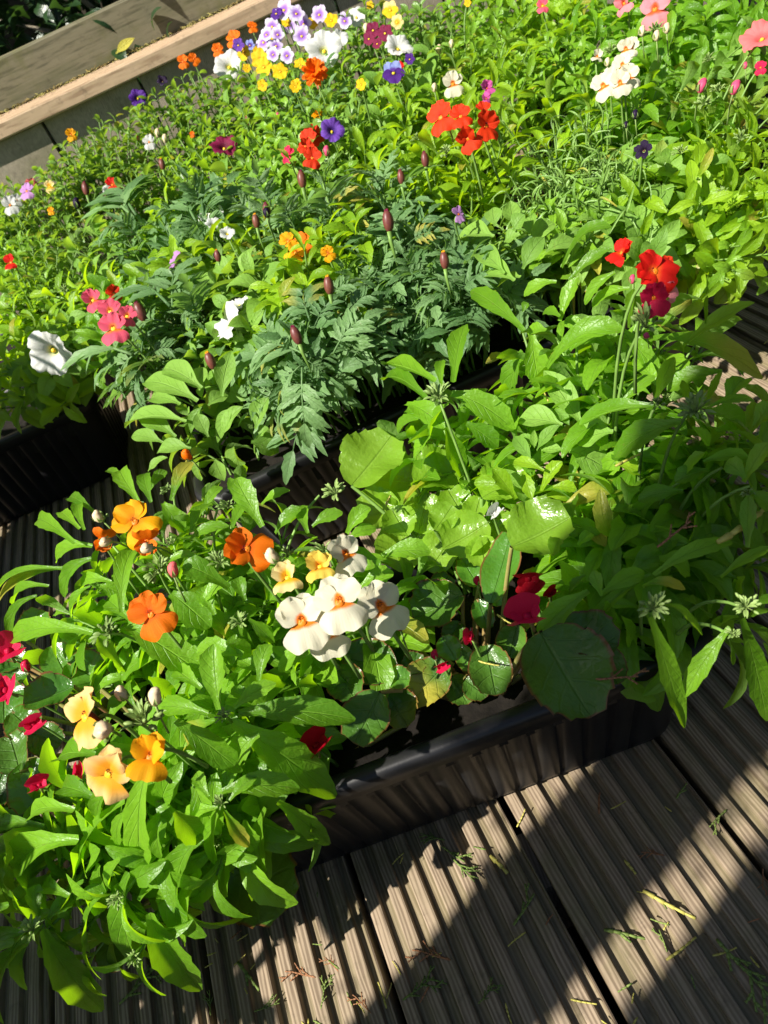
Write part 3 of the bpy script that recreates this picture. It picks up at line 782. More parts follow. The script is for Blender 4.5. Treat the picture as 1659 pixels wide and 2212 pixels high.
# ---- front trough ---------------------------------------------------------
# peach nemesia, lower left
A, c = new_plant('nemesia', 330, 1620, .24, 'nemesia with peach flowers hanging over the front left trough end', 'nemesia', GN)
shoots(A, [(290, 1560, .30), (420, 1700, .235), (90, 2020, .16), (330, 1800, .20), (240, 1740, .22), (280, 1830, .18)])
hero(A, M_NEM, [
 (650,220,.262, 620,715,.185, 155,.10), (540,390,.235, 325,750,.16, 105,.12), (560,430,.235, 512,585,.20, 72,.15),
 (880,540,.215, 762,812,.165, 135,.15), (870,690,.185, 800,1015,.115, 138,.12), (560,700,.20, 600,1115,.11, 145,.14),
 (650,870,.175, 868,1205,.085, 165,.16), (450,790,.19, 390,1042,.13, 82,.15), (520,640,.215, 478,770,.18, 90,.1),
 (340,560,.215, 80,705,.17, 175,.16), (200,575,.20, -20,660,.16, 95,.15), (190,500,.20, -20,530,.17, 85,.15),
 (320,430,.24, 130,465,.215, 112,.15), (410,190,.26, 245,215,.24, 125,.12), (420,380,.23, 270,330,.22, 105,.12),
 (700,480,.225, 700,640,.20, 80,.2), (640,560,.21, 700,590,.2, 60,.3), (740,640,.2, 690,760,.16, 95,.14),
 (430,660,.20, 470,830,.16, 100,.12), (760,430,.25, 860,560,.21, 130,.15), (300,800,.19, 180,760,.17, 90,.15), (360,740,.2, 300,900,.15, 110,.12),
 (600,820,.18, 720,700,.17, 80,.12), (20,690,.19, 60,860,.14, 150,.15), (500,330,.25, 420,460,.22, 90,.12), (700,760,.18, 760,880,.14, 90,.12)], c7)
hero(A, M_NEM, [
 (190,940,.175, 445,1292,.075, 155,.14), (130,990,.17, 15,1345,.06, 150,.12), (120,955,.17, -25,1015,.15, 95,.14), (170,900,.18, 70,1120,.12, 105,.1),
 (170,890,.18, 160,750,.19, 80,.15), (285,950,.15, 345,1098,.10, 105,.12), (330,810,.185, 465,770,.18, 70,.12), (210,900,.18, 330,800,.175, 80,.15),
 (60,1000,.17, -60,1180,.10, 130,.12), (40,840,.19, -40,960,.15, 120,.12), (150,930,.17, 230,870,.18, 50,.2)], c7)
grow(A, P(50, 1800, .185), .075, V_NEM, 10, 4, 1.2, .05, .75, smin=.45)
cluster(A, 310, 1560, .31, 120); cluster(A, 70, 2010, .185, 70)
cluster(A, 480, 1735, .225, 48)
grow(A, P(290, 1720, .215), .10, V_NEM, 16, 4, 1.2, .07, .75, smin=.4, bud_p=.3, bud_s=.010)
grow(A, P(150, 1900, .165), .075, V_NEM, 9, 3, 1.25, .06, .7, smin=.5)
flower(A, 'nem', 'peach', 185, 1545, .325, 118, -.9, -.1, .5); flower(A, 'nem', 'peach', 236, 1668, .315, 118, -.35, -.6, -.5); flower(A, 'nem', 'amber', 325, 1632, .318, 100, -.1, -.1, -.3, .45)
bud(A, 'cream', 334, 1507, .325, 50, .2, .5); bud(A, 'cream', 222, 1578, .33, 66, .3, -.4); bud(A, 'cream', 262, 1500, .32, 42, -.4, .5)

# crimson begonia at the left edge
B, c = new_plant('begonia', 60, 1560, .2, 'begonia with crimson flowers at the left edge of the front trough', 'begonia', GB)
rleaf(B, M_BEG, [(150,730,.21,75,80,1.0), (265,895,.20,95,-60,.9), (215,1035,.22,105,-150,.8,0,.2), (370,930,.19,90,-30,1.0), (380,700,.20,80,60,.9),(40,960,.2,80,200,1.0)], c5)
rleaf(B, M_BEG, [(20,1060,.2,95,-80,1.0), (110,1150,.2,80,-40,1.0), (310,820,.185,80,30,1.0), (30,860,.21,85,150,1.0)], c5)
rleaf(B, M_BEGD, [(-10,330,.17,95,-100,1.0), (60,420,.16,80,-60,1.0), (70,185,.20,100,120,.9,-.2,.1), (200,120,.19,75,-20,1.0)], c7)
rleaf(B, M_BEG, [(150,330,.185,118,-70,.95,-.1,-.1), (245,300,.17,90,-30,.8)], c7)
flower(B, 'beg', 'crimson', 18, 1408, .25, 80, .0, .2, .3); flower(B, 'beg', 'crimson', 12, 1492, .24, 80, -.2, .1, 1.2); flower(B, 'beg', 'crimson', 72, 1563, .245, 60, .1, -.2, .1, .5)
flower(B, 'beg', 'crimson', 85, 1698, .225, 60, .0, .1, .1, .4); flower(B, 'beg', 'crimson', 166, 1668, .22, 46, .3, .2, 1.0, .2); bud(B, 'crimson', 55, 1440, .24, 34)

# orange nemesia
D, c = new_plant('nemesia', 330, 1200, .27, 'nemesia with vivid orange and amber flowers at the front', 'nemesia', GN)
shoots(D, [(345, 1235, .29), (245, 1180, .28), (480, 1215, .285), (375, 1065, .265), (240, 1370, .27), (520, 1320, .25), (470,1100,.27), (690,1070,.25)])
hero(D, M_NEM, [
 (325,372,.28, 163,272,.265, 82,.1), (345,310,.28, 262,238,.275, 62,.1), (365,315,.285, 343,192,.28, 58,.1), (410,240,.28, 298,176,.275, 62,.12),
 (600,195,.27, 520,58,.275, 92,.1), (655,195,.275, 625,72,.28, 74,.1), (742,188,.27, 832,22,.28, 80,.1), (550,105,.26, 462,58,.26, 44,.1),
 (705,200,.275, 800,325,.25, 85,.2), (828,325,.28, 915,198,.27, 88,.12), (1135,300,.275, 1020,92,.30, 115,.08), (1005,305,.28, 1075,185,.28, 74,.1),
 (1130,205,.26, 1252,145,.27, 60,.1), (400,385,.27, 245,455,.25, 80,.15), (395,440,.28, 278,605,.245, 88,.15), (290,488,.26, -20,605,.22, 54,.12),
 (320,480,.25, -20,660,.20, 58,.12), (530,670,.275, 585,385,.285, 105,.12), (990,565,.275, 790,470,.30, 120,.16), (740,590,.27, 910,735,.245, 160,.14),
 (545,735,.275, 885,945,.235, 165,.14), (400,760,.275, 45,795,.25, 115,.10), (525,905,.255, 423,775,.285, 75,.12), (1050,855,.26, 850,850,.26, 130,.14),
 (975,805,.27, 1085,852,.25, 85,.12), (1075,700,.275, 1185,802,.25, 62,.14), (1120,965,.25, 1165,808,.26, 92,.12), (640,960,.26, 760,1080,.22, 120,.15),
 (430,560,.27, 540,600,.255, 85,.12), (560,700,.26, 470,620,.26, 90,.12), (870,640,.26, 990,520,.27, 90,.1), (1060,620,.265, 1030,520,.275, 75,.12),
 (930,680,.255, 880,560,.265, 90,.12), (210,560,.25, 60,640,.22, 70,.14), (160,600,.24, 40,770,.2, 60,.14), (390,560,.26, 310,700,.23, 66,.14),
 (610,420,.285, 690,380,.28, 60,.1), (480,540,.265, 350,560,.25, 70,.14), (820,360,.275, 990,300,.28, 70,.14), (700,470,.28, 850,430,.28, 60,.12),
 (620,200,.275, 560,300,.25, 60,.2),(880,230,.265, 960,130,.27, 60,.12),(1190,330,.26, 1300,220,.27, 80,.12),(650,140,.27,720,60,.275,55,.1),(990,90,.26,1040,180,.255,60,.1)], c5)
cluster(D, 345, 1232, .30, 92); cluster(D, 475, 1215, .295, 70); cluster(D, 235, 1368, .28, 84); cluster(D, 492, 1095, .285, 52); cluster(D, 520, 1345, .265, 60); cluster(D, 362, 1058, .275, 38)
cluster(D, 725, 1065, .27, 70); cluster(D, 222, 1120, .295, 44)
grow(D, P(330, 1180, .25), .125, V_NEM, 22, 4, 1.05, .04, .75, bud_p=.3, bud_s=.011)
grow(D, P(540, 1330, .23), .085, V_NEM, 11, 4, 1.1, .03, .75)
grow(D, P(150, 1330, .21), .07, V_NEM, 8, 4, 1.05, .04, .7)
flower(D, 'nem', 'amber', 290, 1126, .315, 98, -.2, .2, .6); flower(D, 'nem', 'orange', 531, 1185, .315, 98, .35, .1, 1.0, .85); flower(D, 'nem', 'orange', 325, 1325, .30, 96, -.05, -.1, .35)
flower(D, 'nem', 'orange', 221, 1166, .305, 54, .4, -.5, 2.6, .35); flower(D, 'nem', 'orange', 318, 1170, .312, 62, .1, -.6, 3.0, .4)
bud(D, 'salmon', 373, 1232, .305, 40, .1, .5); bud(D, 'cream', 212, 1117, .30, 34, -.4, .2); bud(D, 'cream', 318, 1185, .318, 40, 0, -.5); bud(D, 'cream', 228, 1172, .311, 36, 0, -.5)

# cream nemesia
E_, c = new_plant('nemesia', 690, 1280, .25, 'nemesia with cream white flowers and orange throats', 'nemesia', GN)
shoots(E_, [(690, 1215, .29), (640, 1400, .235), (800, 1330, .24)])
hero(E_, M_NEM, [
 (1420,800,.235, 1205,925,.225, 110,.14), (1430,790,.24, 1475,872,.215, 65,.1), (1640,640,.245, 1500,720,.255, 100,.10), (1660,640,.26, 1500,770,.265, 95,.1),
 (1350,300,.26, 1480,240,.26, 70,.1), (1500,360,.26, 1625,310,.255, 65,.12), (1330,330,.26, 1300,210,.26, 70,.12), (1560,490,.25, 1620,470,.25, 60,.12), (1500,330,.26, 1600,220,.27, 85,.12),
 (1260,560,.24, 1150,640,.23, 90,.12), (1180,560,.25, 1080,480,.25, 80,.12), (1240,700,.22, 1130,800,.22, 85,.14), (1560,560,.23, 1700,500,.23, 90,.12), (1650,430,.24, 1860,410,.235, 110,.12),(1600,640,.22,1720,620,.2,100,.12)], c5)
cluster(E_, 700, 1190, .285, 60); cluster(E_, 622, 1200, .285, 50)
grow(E_, P(720, 1270, .22), .075, V_NEM, 10, 4, 1.1, .02, .7)
flower(E_, 'nem', 'cream', 652, 1340, .305, 116, -.05, -.1, .15); flower(E_, 'nem', 'cream', 733, 1298, .312, 118, .0, -.05, .0); flower(E_, 'nem', 'cream', 823, 1310, .275, 112, .3, .0, .3)
flower(E_, 'nem', 'cream', 745, 1197, .305, 86, .4, .0, .2, .7); flower(E_, 'nem', 'cream', 705, 1366, .290, 100, .1, -.3, .1)
flower(E_, 'nem', 'yellow', 690, 1222, .312, 70, -.1, .1, .1, .45); flower(E_, 'nem', 'butter', 620, 1246, .312, 74, -.2, .1, .1, .45); bud(E_, 'cream', 588, 1203, .308, 44, -.5, .2)

# flowerless nemesia, front centre
G, c = new_plant('nemesia', 480, 1600, .22, 'flowerless leafy nemesia between the peach and cream flowers', 'nemesia', GN)
shoots(G, [(485, 1545, .25), (490, 1735, .215), (560, 1600, .22)])
hero(G, M_NEM, [
 (950,1090,.245, 925,808,.275, 135,.05), (1010,1085,.245, 1192,978,.245, 82,.1), (1030,1110,.245, 1535,1135,.215, 145,.1), (1090,1060,.24, 1000,1000,.25, 70,.1),
 (900,1110,.245, 700,1080,.24, 100,.1), (930,1140,.24, 800,1260,.21, 110,.1), (870,1000,.245, 760,920,.245, 90,.12), (1130,930,.235, 1030,870,.245, 80,.1)], c5)
hero(G, M_NEM, [
 (1005,50,.245, 1452,368,.155, 195,.10), (760,40,.265, 1045,262,.215, 135,.1), (960,350,.225, 1295,335,.205, 125,.15), (1200,390,.20, 1425,575,.125, 105,.1),
 (1150,420,.205, 1135,728,.125, 100,.1), (970,430,.225, 1075,585,.19, 72,.1), (940,440,.225, 925,662,.175, 105,.1), (840,320,.235, 950,530,.20, 135,.12),
 (900,370,.23, 850,265,.235, 70,.1), (990,390,.225, 1110,280,.225, 65,.1), (940,420,.225, 790,470,.21, 80,.12), (1120,100,.235, 1020,220,.22, 120,.14), (1060,470,.2, 1100,600,.17, 90,.12)], c7)
cluster(G, 485, 1548, .252, 46)
grow(G, P(470, 1580, .205), .060, V_NEM, 9, 4, 1.1, .04, .75)

# dark begonia, centre front
H, c = new_plant('begonia', 980, 1380, .18, 'dark leaved red flowered begonia over the front trough rim', 'begonia', GB)
rleaf(H, M_BEGD, [(235,650,.185,120,-160,.95,-.1,.1), (875,790,.215,135,-20,.85,.1,.2), (195,975,.165,112,-130,.9), (465,925,.18,112,-80,.85,.1,.0),
 (60,1095,.165,88,-60,1.0), (-70,1130,.185,120,-110,.9), (-60,900,.185,120,160,.9), (330,1010,.15,70,-60,1.0), (40,860,.16,90,100,1.0), (640,640,.18,75,60,.9), (960,900,.18,100,-60,.8), (-160,980,.19,85,-60,1.),(120,760,.15,70,0,1.)], c6)
rleaf(H, M_BEG, [(510,480,.21,165,84,.5,-.3,0), (285,830,.19,62,-60,.9), (375,500,.18,75,120,.8), (60,960,.18,55,0,1.), (480,590,.19,62,-80,.8), (430,680,.175,70,-70,.7), (350,870,.17,60,-70,.7)], c6)
rleaf(H, M_BEGD, [(785,940,.215,205,-62,.95,.10,-.10)], c6, prof_beg, .55)
rleaf(H, M_BEGD, [(20,770,.18,75,-30,1.0), (300,760,.17,55,-120,1.0), (560,800,.18,75,-100,.9), (400,1000,.16,60,-40,1.0), (130,900,.17,55,20,1.0), (250,560,.17,60,60,1.0)], c6)
rleaf(H, M_BEGL, [(680,330,.25,140,25,1.0,-.05,.1)], c6)
rleaf(H, M_BEGD, [(1100,730,.085,190,-35,.95,0,-.2), (490,1040,.09,80,-80,.9)], c7)
flower(H, 'beg', 'crimsond', 1141, 1250, .245, 76, .1, -.5, .1, .6); flower(H, 'beg', 'crimson', 1140, 1333, .25, 100, -.2, .2, .35, .7); flower(H, 'beg', 'crimson', 1017, 1379, .215, 46, -.3, .3, 1.5, .2)
bud(H, 'crimson', 938, 1415, .2, 26); flower(H, 'beg', 'crimson', 955, 1438, .19, 40, .1, -.4, .2, .3); flower(H, 'beg', 'crimsond', 683, 1612, .185, 80, .1, .3, .3, .6); bud(H, 'crimson', 863, 1348, .235, 38); flower(H, 'beg', 'crimsond', 1190, 1283, .225, 44, .2, .1, .4, .3); bud(H, 'crimson', 1030, 1255, .205, 24)

# light green begonia
I_, c = new_plant('begonia', 930, 1080, .2, 'pale green begonia with large cupped leaves and one white bud', 'begonia', GB)
rleaf(I_, M_BEGL, [(805,998,.225,72,60,.98,-.1,.1), (945,1030,.215,54,20,1.05,.1,.2), (985,1085,.21,36,120,1.0), (865,1130,.205,38,-60,1.0), (960,1120,.215,34,60,1.0), (1045,1195,.2,38,-80,1.0), (915,1110,.20,46,-100,1.0), (1007,1160,.205,56,-150,.95), (1030,1105,.21,34,80,.8), (860,1040,.20,60,-10,1.0), (880,1180,.18,60,-100,1.0), (955,1195,.18,50,-120,.9), (820,1110,.19,50,190,1.), (1090,1050,.22,55,30,.9), (940,960,.2,50,90,1.0),(1075,1150,.19,45,-60,1.0)], full, stemmat=M_STEM)
flower(I_, 'beg', 'white', 1068, 1108, .235, 46, .2, .1, .5, .4)

# leafy nemesia in the middle (hole in one leaf)
J, c = new_plant('nemesia', 950, 900, .25, 'leafy nemesia with a bud cluster beside the pale begonia', 'nemesia', GN)
shoots(J, [(948, 862, .285), (960, 930, .25)])
hero(J, M_NEM, [
 (222,662,.28, -5,588,.265, 112,.06), (300,665,.28, 350,418,.29, 105,.05), (290,715,.285, 562,868,.25, 135,.14), (270,860,.265, 335,1072,.215, 115,.1), (355,845,.26, 492,945,.235, 105,.1),
 (95,758,.26, 262,862,.255, 105,.12), (185,738,.275, 0,655,.255, 100,.12), (250,690,.285, 250,570,.285, 55,.1), (230,850,.25, 100,780,.25, 80,.12), (200,900,.24, 130,1000,.22, 90,.1), (420,800,.25, 370,700,.26, 80,.1), (280,760,.28,200,900,.24,80,.1),
 (150,820,.25, 60,880,.23, 80,.12), (330,780,.26, 440,760,.26, 70,.12)], c4)
cluster(J, 948, 858, .292, 84)
grow(J, P(965, 910, .225), .062, V_NEM, 11, 4, 1.05, .03, .8)

# tall nemesia with scarlet flowers
K_, c = new_plant('nemesia', 1350, 800, .29, 'tall nemesia with scarlet and pink flowers over the planter end', 'nemesia', GN)
shoots(K_, [(1395, 705, .345), (1130, 720, .30), (1250, 690, .31), (1388, 610, .365)])
hero(K_, M_NEM, [
 (705,600,.295, 1040,440,.32, 118,.20), (605,442,.305, 375,268,.31, 95,.06), (640,460,.305, 672,688,.265, 115,.14), (600,530,.29, 540,735,.25, 112,.12), (760,400,.31, 842,208,.335, 82,.06),
 (800,225,.33, 985,88,.345, 75,.08), (745,232,.325, 605,292,.315, 72,.12), (790,545,.29, 962,458,.305, 85,.12), (870,555,.28, 905,655,.26, 75,.1), (930,570,.28, 1092,655,.265, 85,.12),
 (1000,415,.315, 1195,642,.28, 88,.06), (1165,478,.325, 1635,648,.27, 138,.14), (1295,505,.315, 1600,322,.345, 105,.06), (600,360,.315, 620,320,.32, 40,.1), (1060,430,.33, 1080,260,.36, 58,.06),
 (1390,410,.335, 1400,290,.36, 34,.05), (1180,380,.345, 1235,300,.36, 40,.08), (1000,190,.345, 870,330,.325, 70,.12), (1060,260,.335, 900,340,.32, 70,.12), (760,380,.32, 690,360,.315, 60,.1),
 (1200,420,.33, 1265,390,.335, 36,.1), (700,440,.30, 620,450,.295, 80,.1), (950,500,.29, 850,480,.29, 70,.1), (660,560,.28, 590,640,.26, 80,.1), (980,600,.28, 1000,720,.25, 80,.12), (880,440,.30,780,400,.305,70,.1)], c4)
cluster(K_, 1395, 703, .355, 100)
grow(K_, P(1380, 660, .315), .05, V_NEM, 7, 5, 1.0, .04, .8)
grow(K_, P(1270, 750, .275), .095, V_NEM, 15, 5, 1.15, .04, .8, bud_p=.2)
flower(K_, 'nem', 'red', 1412, 585, .375, 92, .55, .1, 1.1, .8, False); flower(K_, 'nem', 'crimson', 1412, 640, .368, 76, .3, -.6, .1, .5); flower(K_, 'nem', 'red', 1345, 545, .37, 60, -.7, .5, -.6, .5, False); flower(K_, 'nem', 'palepink', 1440, 628, .362, 46, .7, -.2, .8, .6, False); flower(K_, 'nem', 'scarlet', 1440, 575, .365, 46, .5, .4, .5, .6, False)
bud(K_, 'pink', 1366, 604, .36, 22); bud(K_, 'pink', 1396, 726, .36, 20, 0, -.3)

# big shaded nemesia at the right
L_, c = new_plant('nemesia', 1480, 960, .26, 'shaded leafy nemesia spilling over the right planter end', 'nemesia', GN)
shoots(L_, [(1500, 880, .30), (1420, 870, .29), (1560, 1010, .26), (1620, 1050, .25), (1470, 1040, .25)])
hero(L_, M_NEM, [
 (1020,765,.285, 1172,638,.295, 82,.1), (935,660,.275, 980,772,.26, 72,.1), (1165,770,.29, 842,855,.27, 115,.1), (1285,835,.295, 995,985,.265, 145,.1), (1175,735,.295, 1255,555,.325, 78,.05),
 (1460,620,.29, 1225,702,.28, 105,.12), (1320,765,.30, 1288,655,.32, 42,.05), (1390,765,.30, 1462,618,.325, 44,.05), (1410,770,.30, 1600,745,.285, 60,.1), (1330,860,.295, 1405,935,.275, 66,.1),
 (1400,800,.29, 1560,900,.25, 150,.12), (1440,880,.28, 1640,980,.235, 150,.14), (1150,970,.265, 1275,1095,.235, 84,.1), (1265,1095,.255, 1385,968,.275, 74,.08), (1380,1010,.265, 1575,988,.255, 74,.1), (1555,1095,.255, 1660,925,.275, 85,.08),
 (1200,700,.28, 1080,560,.29, 80,.1), (1480,760,.28, 1560,650,.28, 110,.12), (1300,900,.27, 1200,1020,.245, 110,.12), (1480,940,.26, 1420,1080,.23, 110,.12), (1590,1020,.25, 1500,1120,.22, 80,.12),
 (1230,800,.29, 1180,880,.27, 80,.12), (1350,780,.29, 1440,720,.29, 90,.1), (1600,860,.26, 1680,760,.27, 100,.1), (1060,960,.25, 960,1060,.23, 100,.12), (1090,1050,.24, 1180,1160,.21, 90,.12)], c4)
hero(L_, M_NEM, [
 (1570,390,.245, 1575,165,.265, 76,.06), (1580,150,.265, 1680,230,.25, 90,.1), (1290,150,.25, 1100,190,.245, 90,.12), (1330,100,.25, 1420,330,.20, 130,.12), (1450,150,.24, 1480,330,.2, 90,.12), (1180,180,.24, 1060,300,.215, 90,.12), (1400,60,.26, 1260,110,.26, 100,.12), (1560,90,.26, 1480,20,.265, 90,.1)], c6)
cluster(L_, 1503, 888, .31, 96); cluster(L_, 1420, 873, .30, 44); cluster(L_, 1618, 1068, .262, 40)
grow(L_, P(1480, 980, .24), .105, V_NEM, 17, 5, 1.15, .05, .8, bud_p=.2)

# nemesia hanging over the front right
N_, c = new_plant('nemesia', 1400, 1200, .2, 'nemesia with long shoots hanging over the deck at right', 'nemesia', GN)
shoots(N_, [(1405, 1320, .272), (1600, 1310, .242), (1275, 1260, .23), (1580, 1375, .24), (1440, 1180, .225)])
hero(N_, M_NEM, [
 (885,580,.24, 668,765,.225, 115,.08), (945,590,.24, 1125,498,.235, 92,.1), (1155,505,.235, 848,768,.205, 66,.1), (1025,690,.215, 1085,835,.165, 95,.1), (1165,510,.24, 1505,368,.235, 85,.12),
 (1150,690,.272, 1298,1168,.185, 118,.08), (1215,640,.272, 1375,768,.235, 62,.18), (1120,560,.275, 1300,572,.265, 52,.25), (1495,735,.245, 1285,1045,.205, 95,.06), (1545,700,.242, 1655,1140,.11, 118,.08),
 (1535,530,.205, 1420,512,.21, 40,.15), (1455,520,.215, 1690,390,.225, 66,.12), (1560,520,.21, 1520,600,.19, 66,.2), (1490,790,.19, 1510,898,.15, 34,.05), (1600,640,.205, 1680,610,.2, 50,.1),
 (1640,800,.19, 1690,960,.13, 70,.1), (940,600,.24, 905,490,.25, 66,.08), (960,620,.23, 990,720,.21, 60,.1), (1100,650,.205, 960,640,.205, 60,.12), (1070,500,.23, 1200,420,.23, 120,.12),
 (1190,440,.235, 1320,500,.215, 130,.12), (1090,800,.17, 1130,950,.12, 100,.08), (1180,760,.185, 1310,740,.16, 110,.1), (1030,330,.235, 1250,390,.215, 70,.25), (870,510,.235, 800,580,.225, 50,.1), (730,430,.25, 760,350,.265, 90,.06),
 (760,450,.245, 830,560,.22, 90,.1), (840,380,.24, 900,330,.24, 70,.1), (1390,430,.22, 1520,470,.2, 120,.12), (1160,700,.2, 1170,780,.17, 36,.05), (1530,690,.2, 1410,740,.18, 45,.12), (1590,690,.2,1670,660,.19,45,.1), (1300,620,.21,1400,690,.18,110,.1),
 (1250,520,.22,1150,600,.2,100,.1)], c6)
cluster(N_, 1410, 1312, .28, 84, 1.0); cluster(N_, 1612, 1310, .25, 74, 1.0); cluster(N_, 1585, 1370, .245, 40, 1.)
grow(N_, P(1400, 1190, .205), .09, V_NEM, 14, 4, 1.15, .05, .75)

# soft petunia between
O_, c = new_plant('petunia', 1170, 930, .23, 'soft grey green petunia foliage among the nemesias', 'petunia', GP)
hero(O_, M_SOFT, [(860,860,.255, 690,615,.285, 125,.1), (770,850,.26, 575,835,.255, 130,.1), (660,960,.25, 760,850,.27, 70,.1), (660,940,.25, 580,900,.25, 60,.1), (640,1010,.25, 560,900,.25, 70,.1), (680,960,.25, 770,960,.25, 70,.1), (990,880,.265, 835,930,.25, 160,.1), (800,960,.25, 990,1060,.225, 180,.1),
 (740,780,.26, 800,850,.255, 60,.1), (470,1040,.25, 650,1200,.21, 100,.12), (650,950,.25, 650,870,.265, 40,.08)], c4, prof_ov, 0, 0)
grow(O_, P(1190, 950, .21), .05, V_SOFT, 5, 3, 1.1, .02, .8)
# small leaved plant
Q_, c = new_plant('nemesia', 1230, 1040, .22, 'young bright nemesia seedling among the petunia leaves', 'nemesia', GN)
hero(Q_, M_NEMY, [(570,180,.235, 470,50,.26, 80,.08), (560,140,.235, 390,115,.24, 80,.1), (680,150,.23, 770,20,.25, 70,.1), (700,170,.22, 820,180,.21, 90,.12), (690,60,.25, 560,20,.25, 60,.1), (840,160,.22, 900,230,.2, 100,.1), (1000,30,.25, 1110,70,.24, 80,.1), (730,130,.24, 830,140,.235, 60,.1),(600,60,.24,640,180,.23,66,.1)], c6)
grow(Q_, P(1230, 1050, .2), .05, V_NEMY, 5, 3, .9, .02, .8)

#BACK

PRE = dict(
    nem=dict(vs=V_NEM, nst=13, pairs=4, ls=1.05), nemy=dict(vs=V_NEMY, nst=13, pairs=4, ls=1.05), soft=dict(vs=V_SOFT, nst=9, pairs=4, ls=1.0),
    small=dict(vs=V_SMALL, nst=19, pairs=6, ls=1.25), smallg=dict(vs=V_SMALLG, nst=19, pairs=6, ls=1.25), spat=dict(vs=V_SPAT, nst=12, pairs=5, ls=.95),
    lin=dict(vs=V_LIN, nst=26, pairs=5, ls=1.0, theta=(70, 30), smin=.3), mari=dict(vs=V_MARI, nst=9, pairs=3, ls=.95, theta=(75, 38), smin=.45))
KIND = dict(nem=('nemesia', GN), nemy=('nemesia', GN), soft=('petunia', GP), small=('bedding_plant', GS), smallg=('bedding_plant', GS), spat=('viola', GV), lin=('fine_leaved_plant', GS), mari=('marigold', GM))
BK = {}
def bp(key, px, py, z, rad, kind, label, **kw):
    z += .014; rad *= 1.08; nm, gr = KIND[kind]; pl, c = new_plant(nm, px, py, z, label, nm.replace('_', ' ').replace('fine leaved plant', 'plant'), gr)
    pr = dict(PRE[kind]); pr.update(kw); grow(pl, c, rad, drop=pr.pop('drop', .045), **pr); BK[key] = pl; return pl
# ---- left trough
bp('la', 45, 800, .235, .085, 'nemy', 'yellow green plant overhanging the left trough below the white petunia')
bp('lb', 130, 715, .265, .080, 'soft', 'petunia with a big white flower at the left edge')
bp('lc', 15, 690, .27, .080, 'nemy', 'yellow green nemesia at the left picture edge above the white petunia')
bp('ld', 170, 610, .295, .085, 'nemy', 'nemesia with toothed leaves left of the pink flower cluster')
bp('le', 50, 590, .30, .090, 'smallg', 'small leaved bedding plant at left edge beside the red petal')
bp('lf', 100, 520, .32, .095, 'small', 'small leaved bedding plant below the lilac flower at left')
for q, (x_, y_, lb) in enumerate(((-.74, .92, 'tall nemesia added outside the left edge for shade, right end of farther trough'), (-.92, .88, 'tall nemesia added outside the left edge for shade, middle of farther trough'), (-.72, .63, 'tall nemesia added outside the left edge for shade, right end of middle trough'), (-.67, .21, 'tall nemesia added outside the left edge for shade, right end of nearer trough'), (-.90, .22, 'tall nemesia added outside the left edge for shade, middle of nearer trough'))):
    pl = empty('nemesia', snap(x_, y_), lb, 'nemesia', GN); grow(pl, Vector((x_, y_, .68 if y_ > .7 else .54)), .15 if y_ > .7 else .12, V_NEM, 29, 5, 1.9, .08, smin=.12)  # tall plants added out of frame to shade the left gap and deck
# ---- back left, against the fence
bp('ba', 15, 405, .352, .080, 'small', 'bedding plant with small white flowers at the left edge')
bp('bb', 95, 365, .37, .080, 'small', 'bedding plant with lilac pink flower below the fence boards')
bp('bc', 150, 308, .382, .080, 'small', 'small leaved plant rising against the grey fence boards at left')
bp('bd', 215, 470, .33, .085, 'soft', 'petunia with a small red flower left of the marigolds')
bp('be', 232, 258, .392, .080, 'small', 'small leaved plant with orange bud below the fence rail')
bp('bf', 320, 370, .35, .090, 'small', 'dense small leaved plant behind the left marigolds')
bp('bg', 322, 208, .40, .075, 'small', 'small leaved plant with dark violet flower beside the fence rail')
bp('bh', 415, 300, .37, .085, 'smallg', 'small leaved plant with white buds left of the burgundy flower')
bp('bi', 410, 162, .405, .075, 'small', 'small leaved plant with orange flowers beside the fence rail')
bp('bj', 510, 240, .38, .085, 'small', 'small leaved plant below the left white petunia')
bp('bk', 520, 330, .36, .085, 'soft', 'petunia with a burgundy flower in the middle of the bed')
bp('bl', 600, 250, .375, .085, 'smallg', 'small leaved plant below the yellow violas')
bp('bm', 620, 340, .35, .080, 'smallg', 'small leaved plant with magenta petal beside the orange red flowers')
bp('bn', 690, 230, .375, .080, 'small', 'small leaved plant below the double orange flower')
# ---- violas
bp('va', 590, 95, .385, .065, 'spat', 'viola with purple and white flowers at the back beside the rail')
bp('vb', 680, 85, .385, .065, 'spat', 'viola with pale lilac flowers around the big white petunia')
bp('vc', 570, 165, .385, .065, 'spat', 'viola with golden yellow flowers in front of the purple violas')
bp('vd', 500, 160, .385, .055, 'soft', 'petunia with a big white flower left of the yellow violas')
bp('ve', 710, 130, .385, .060, 'soft', 'petunia with the largest white flower at the back')
bp('vf', 810, 105, .38, .070, 'spat', 'viola with burgundy flowers at the top of the bed')
bp('vg', 890, 110, .37, .075, 'soft', 'petunia with a pale grey white flower seen from behind')
bp('vh', 790, 190, .365, .075, 'soft', 'broad leaved petunia right of the double orange flower')
bp('vi', 670, 175, .375, .050, 'mari', 'marigold with a double orange flower at the back', nst=5)
bp('vj', 850, 30, .37, .070, 'spat', 'viola with cream and yellow flowers at the top edge')
bp('vk', 900, 30, .37, .06, 'small', 'small leaved plant at the top edge right of the violas')
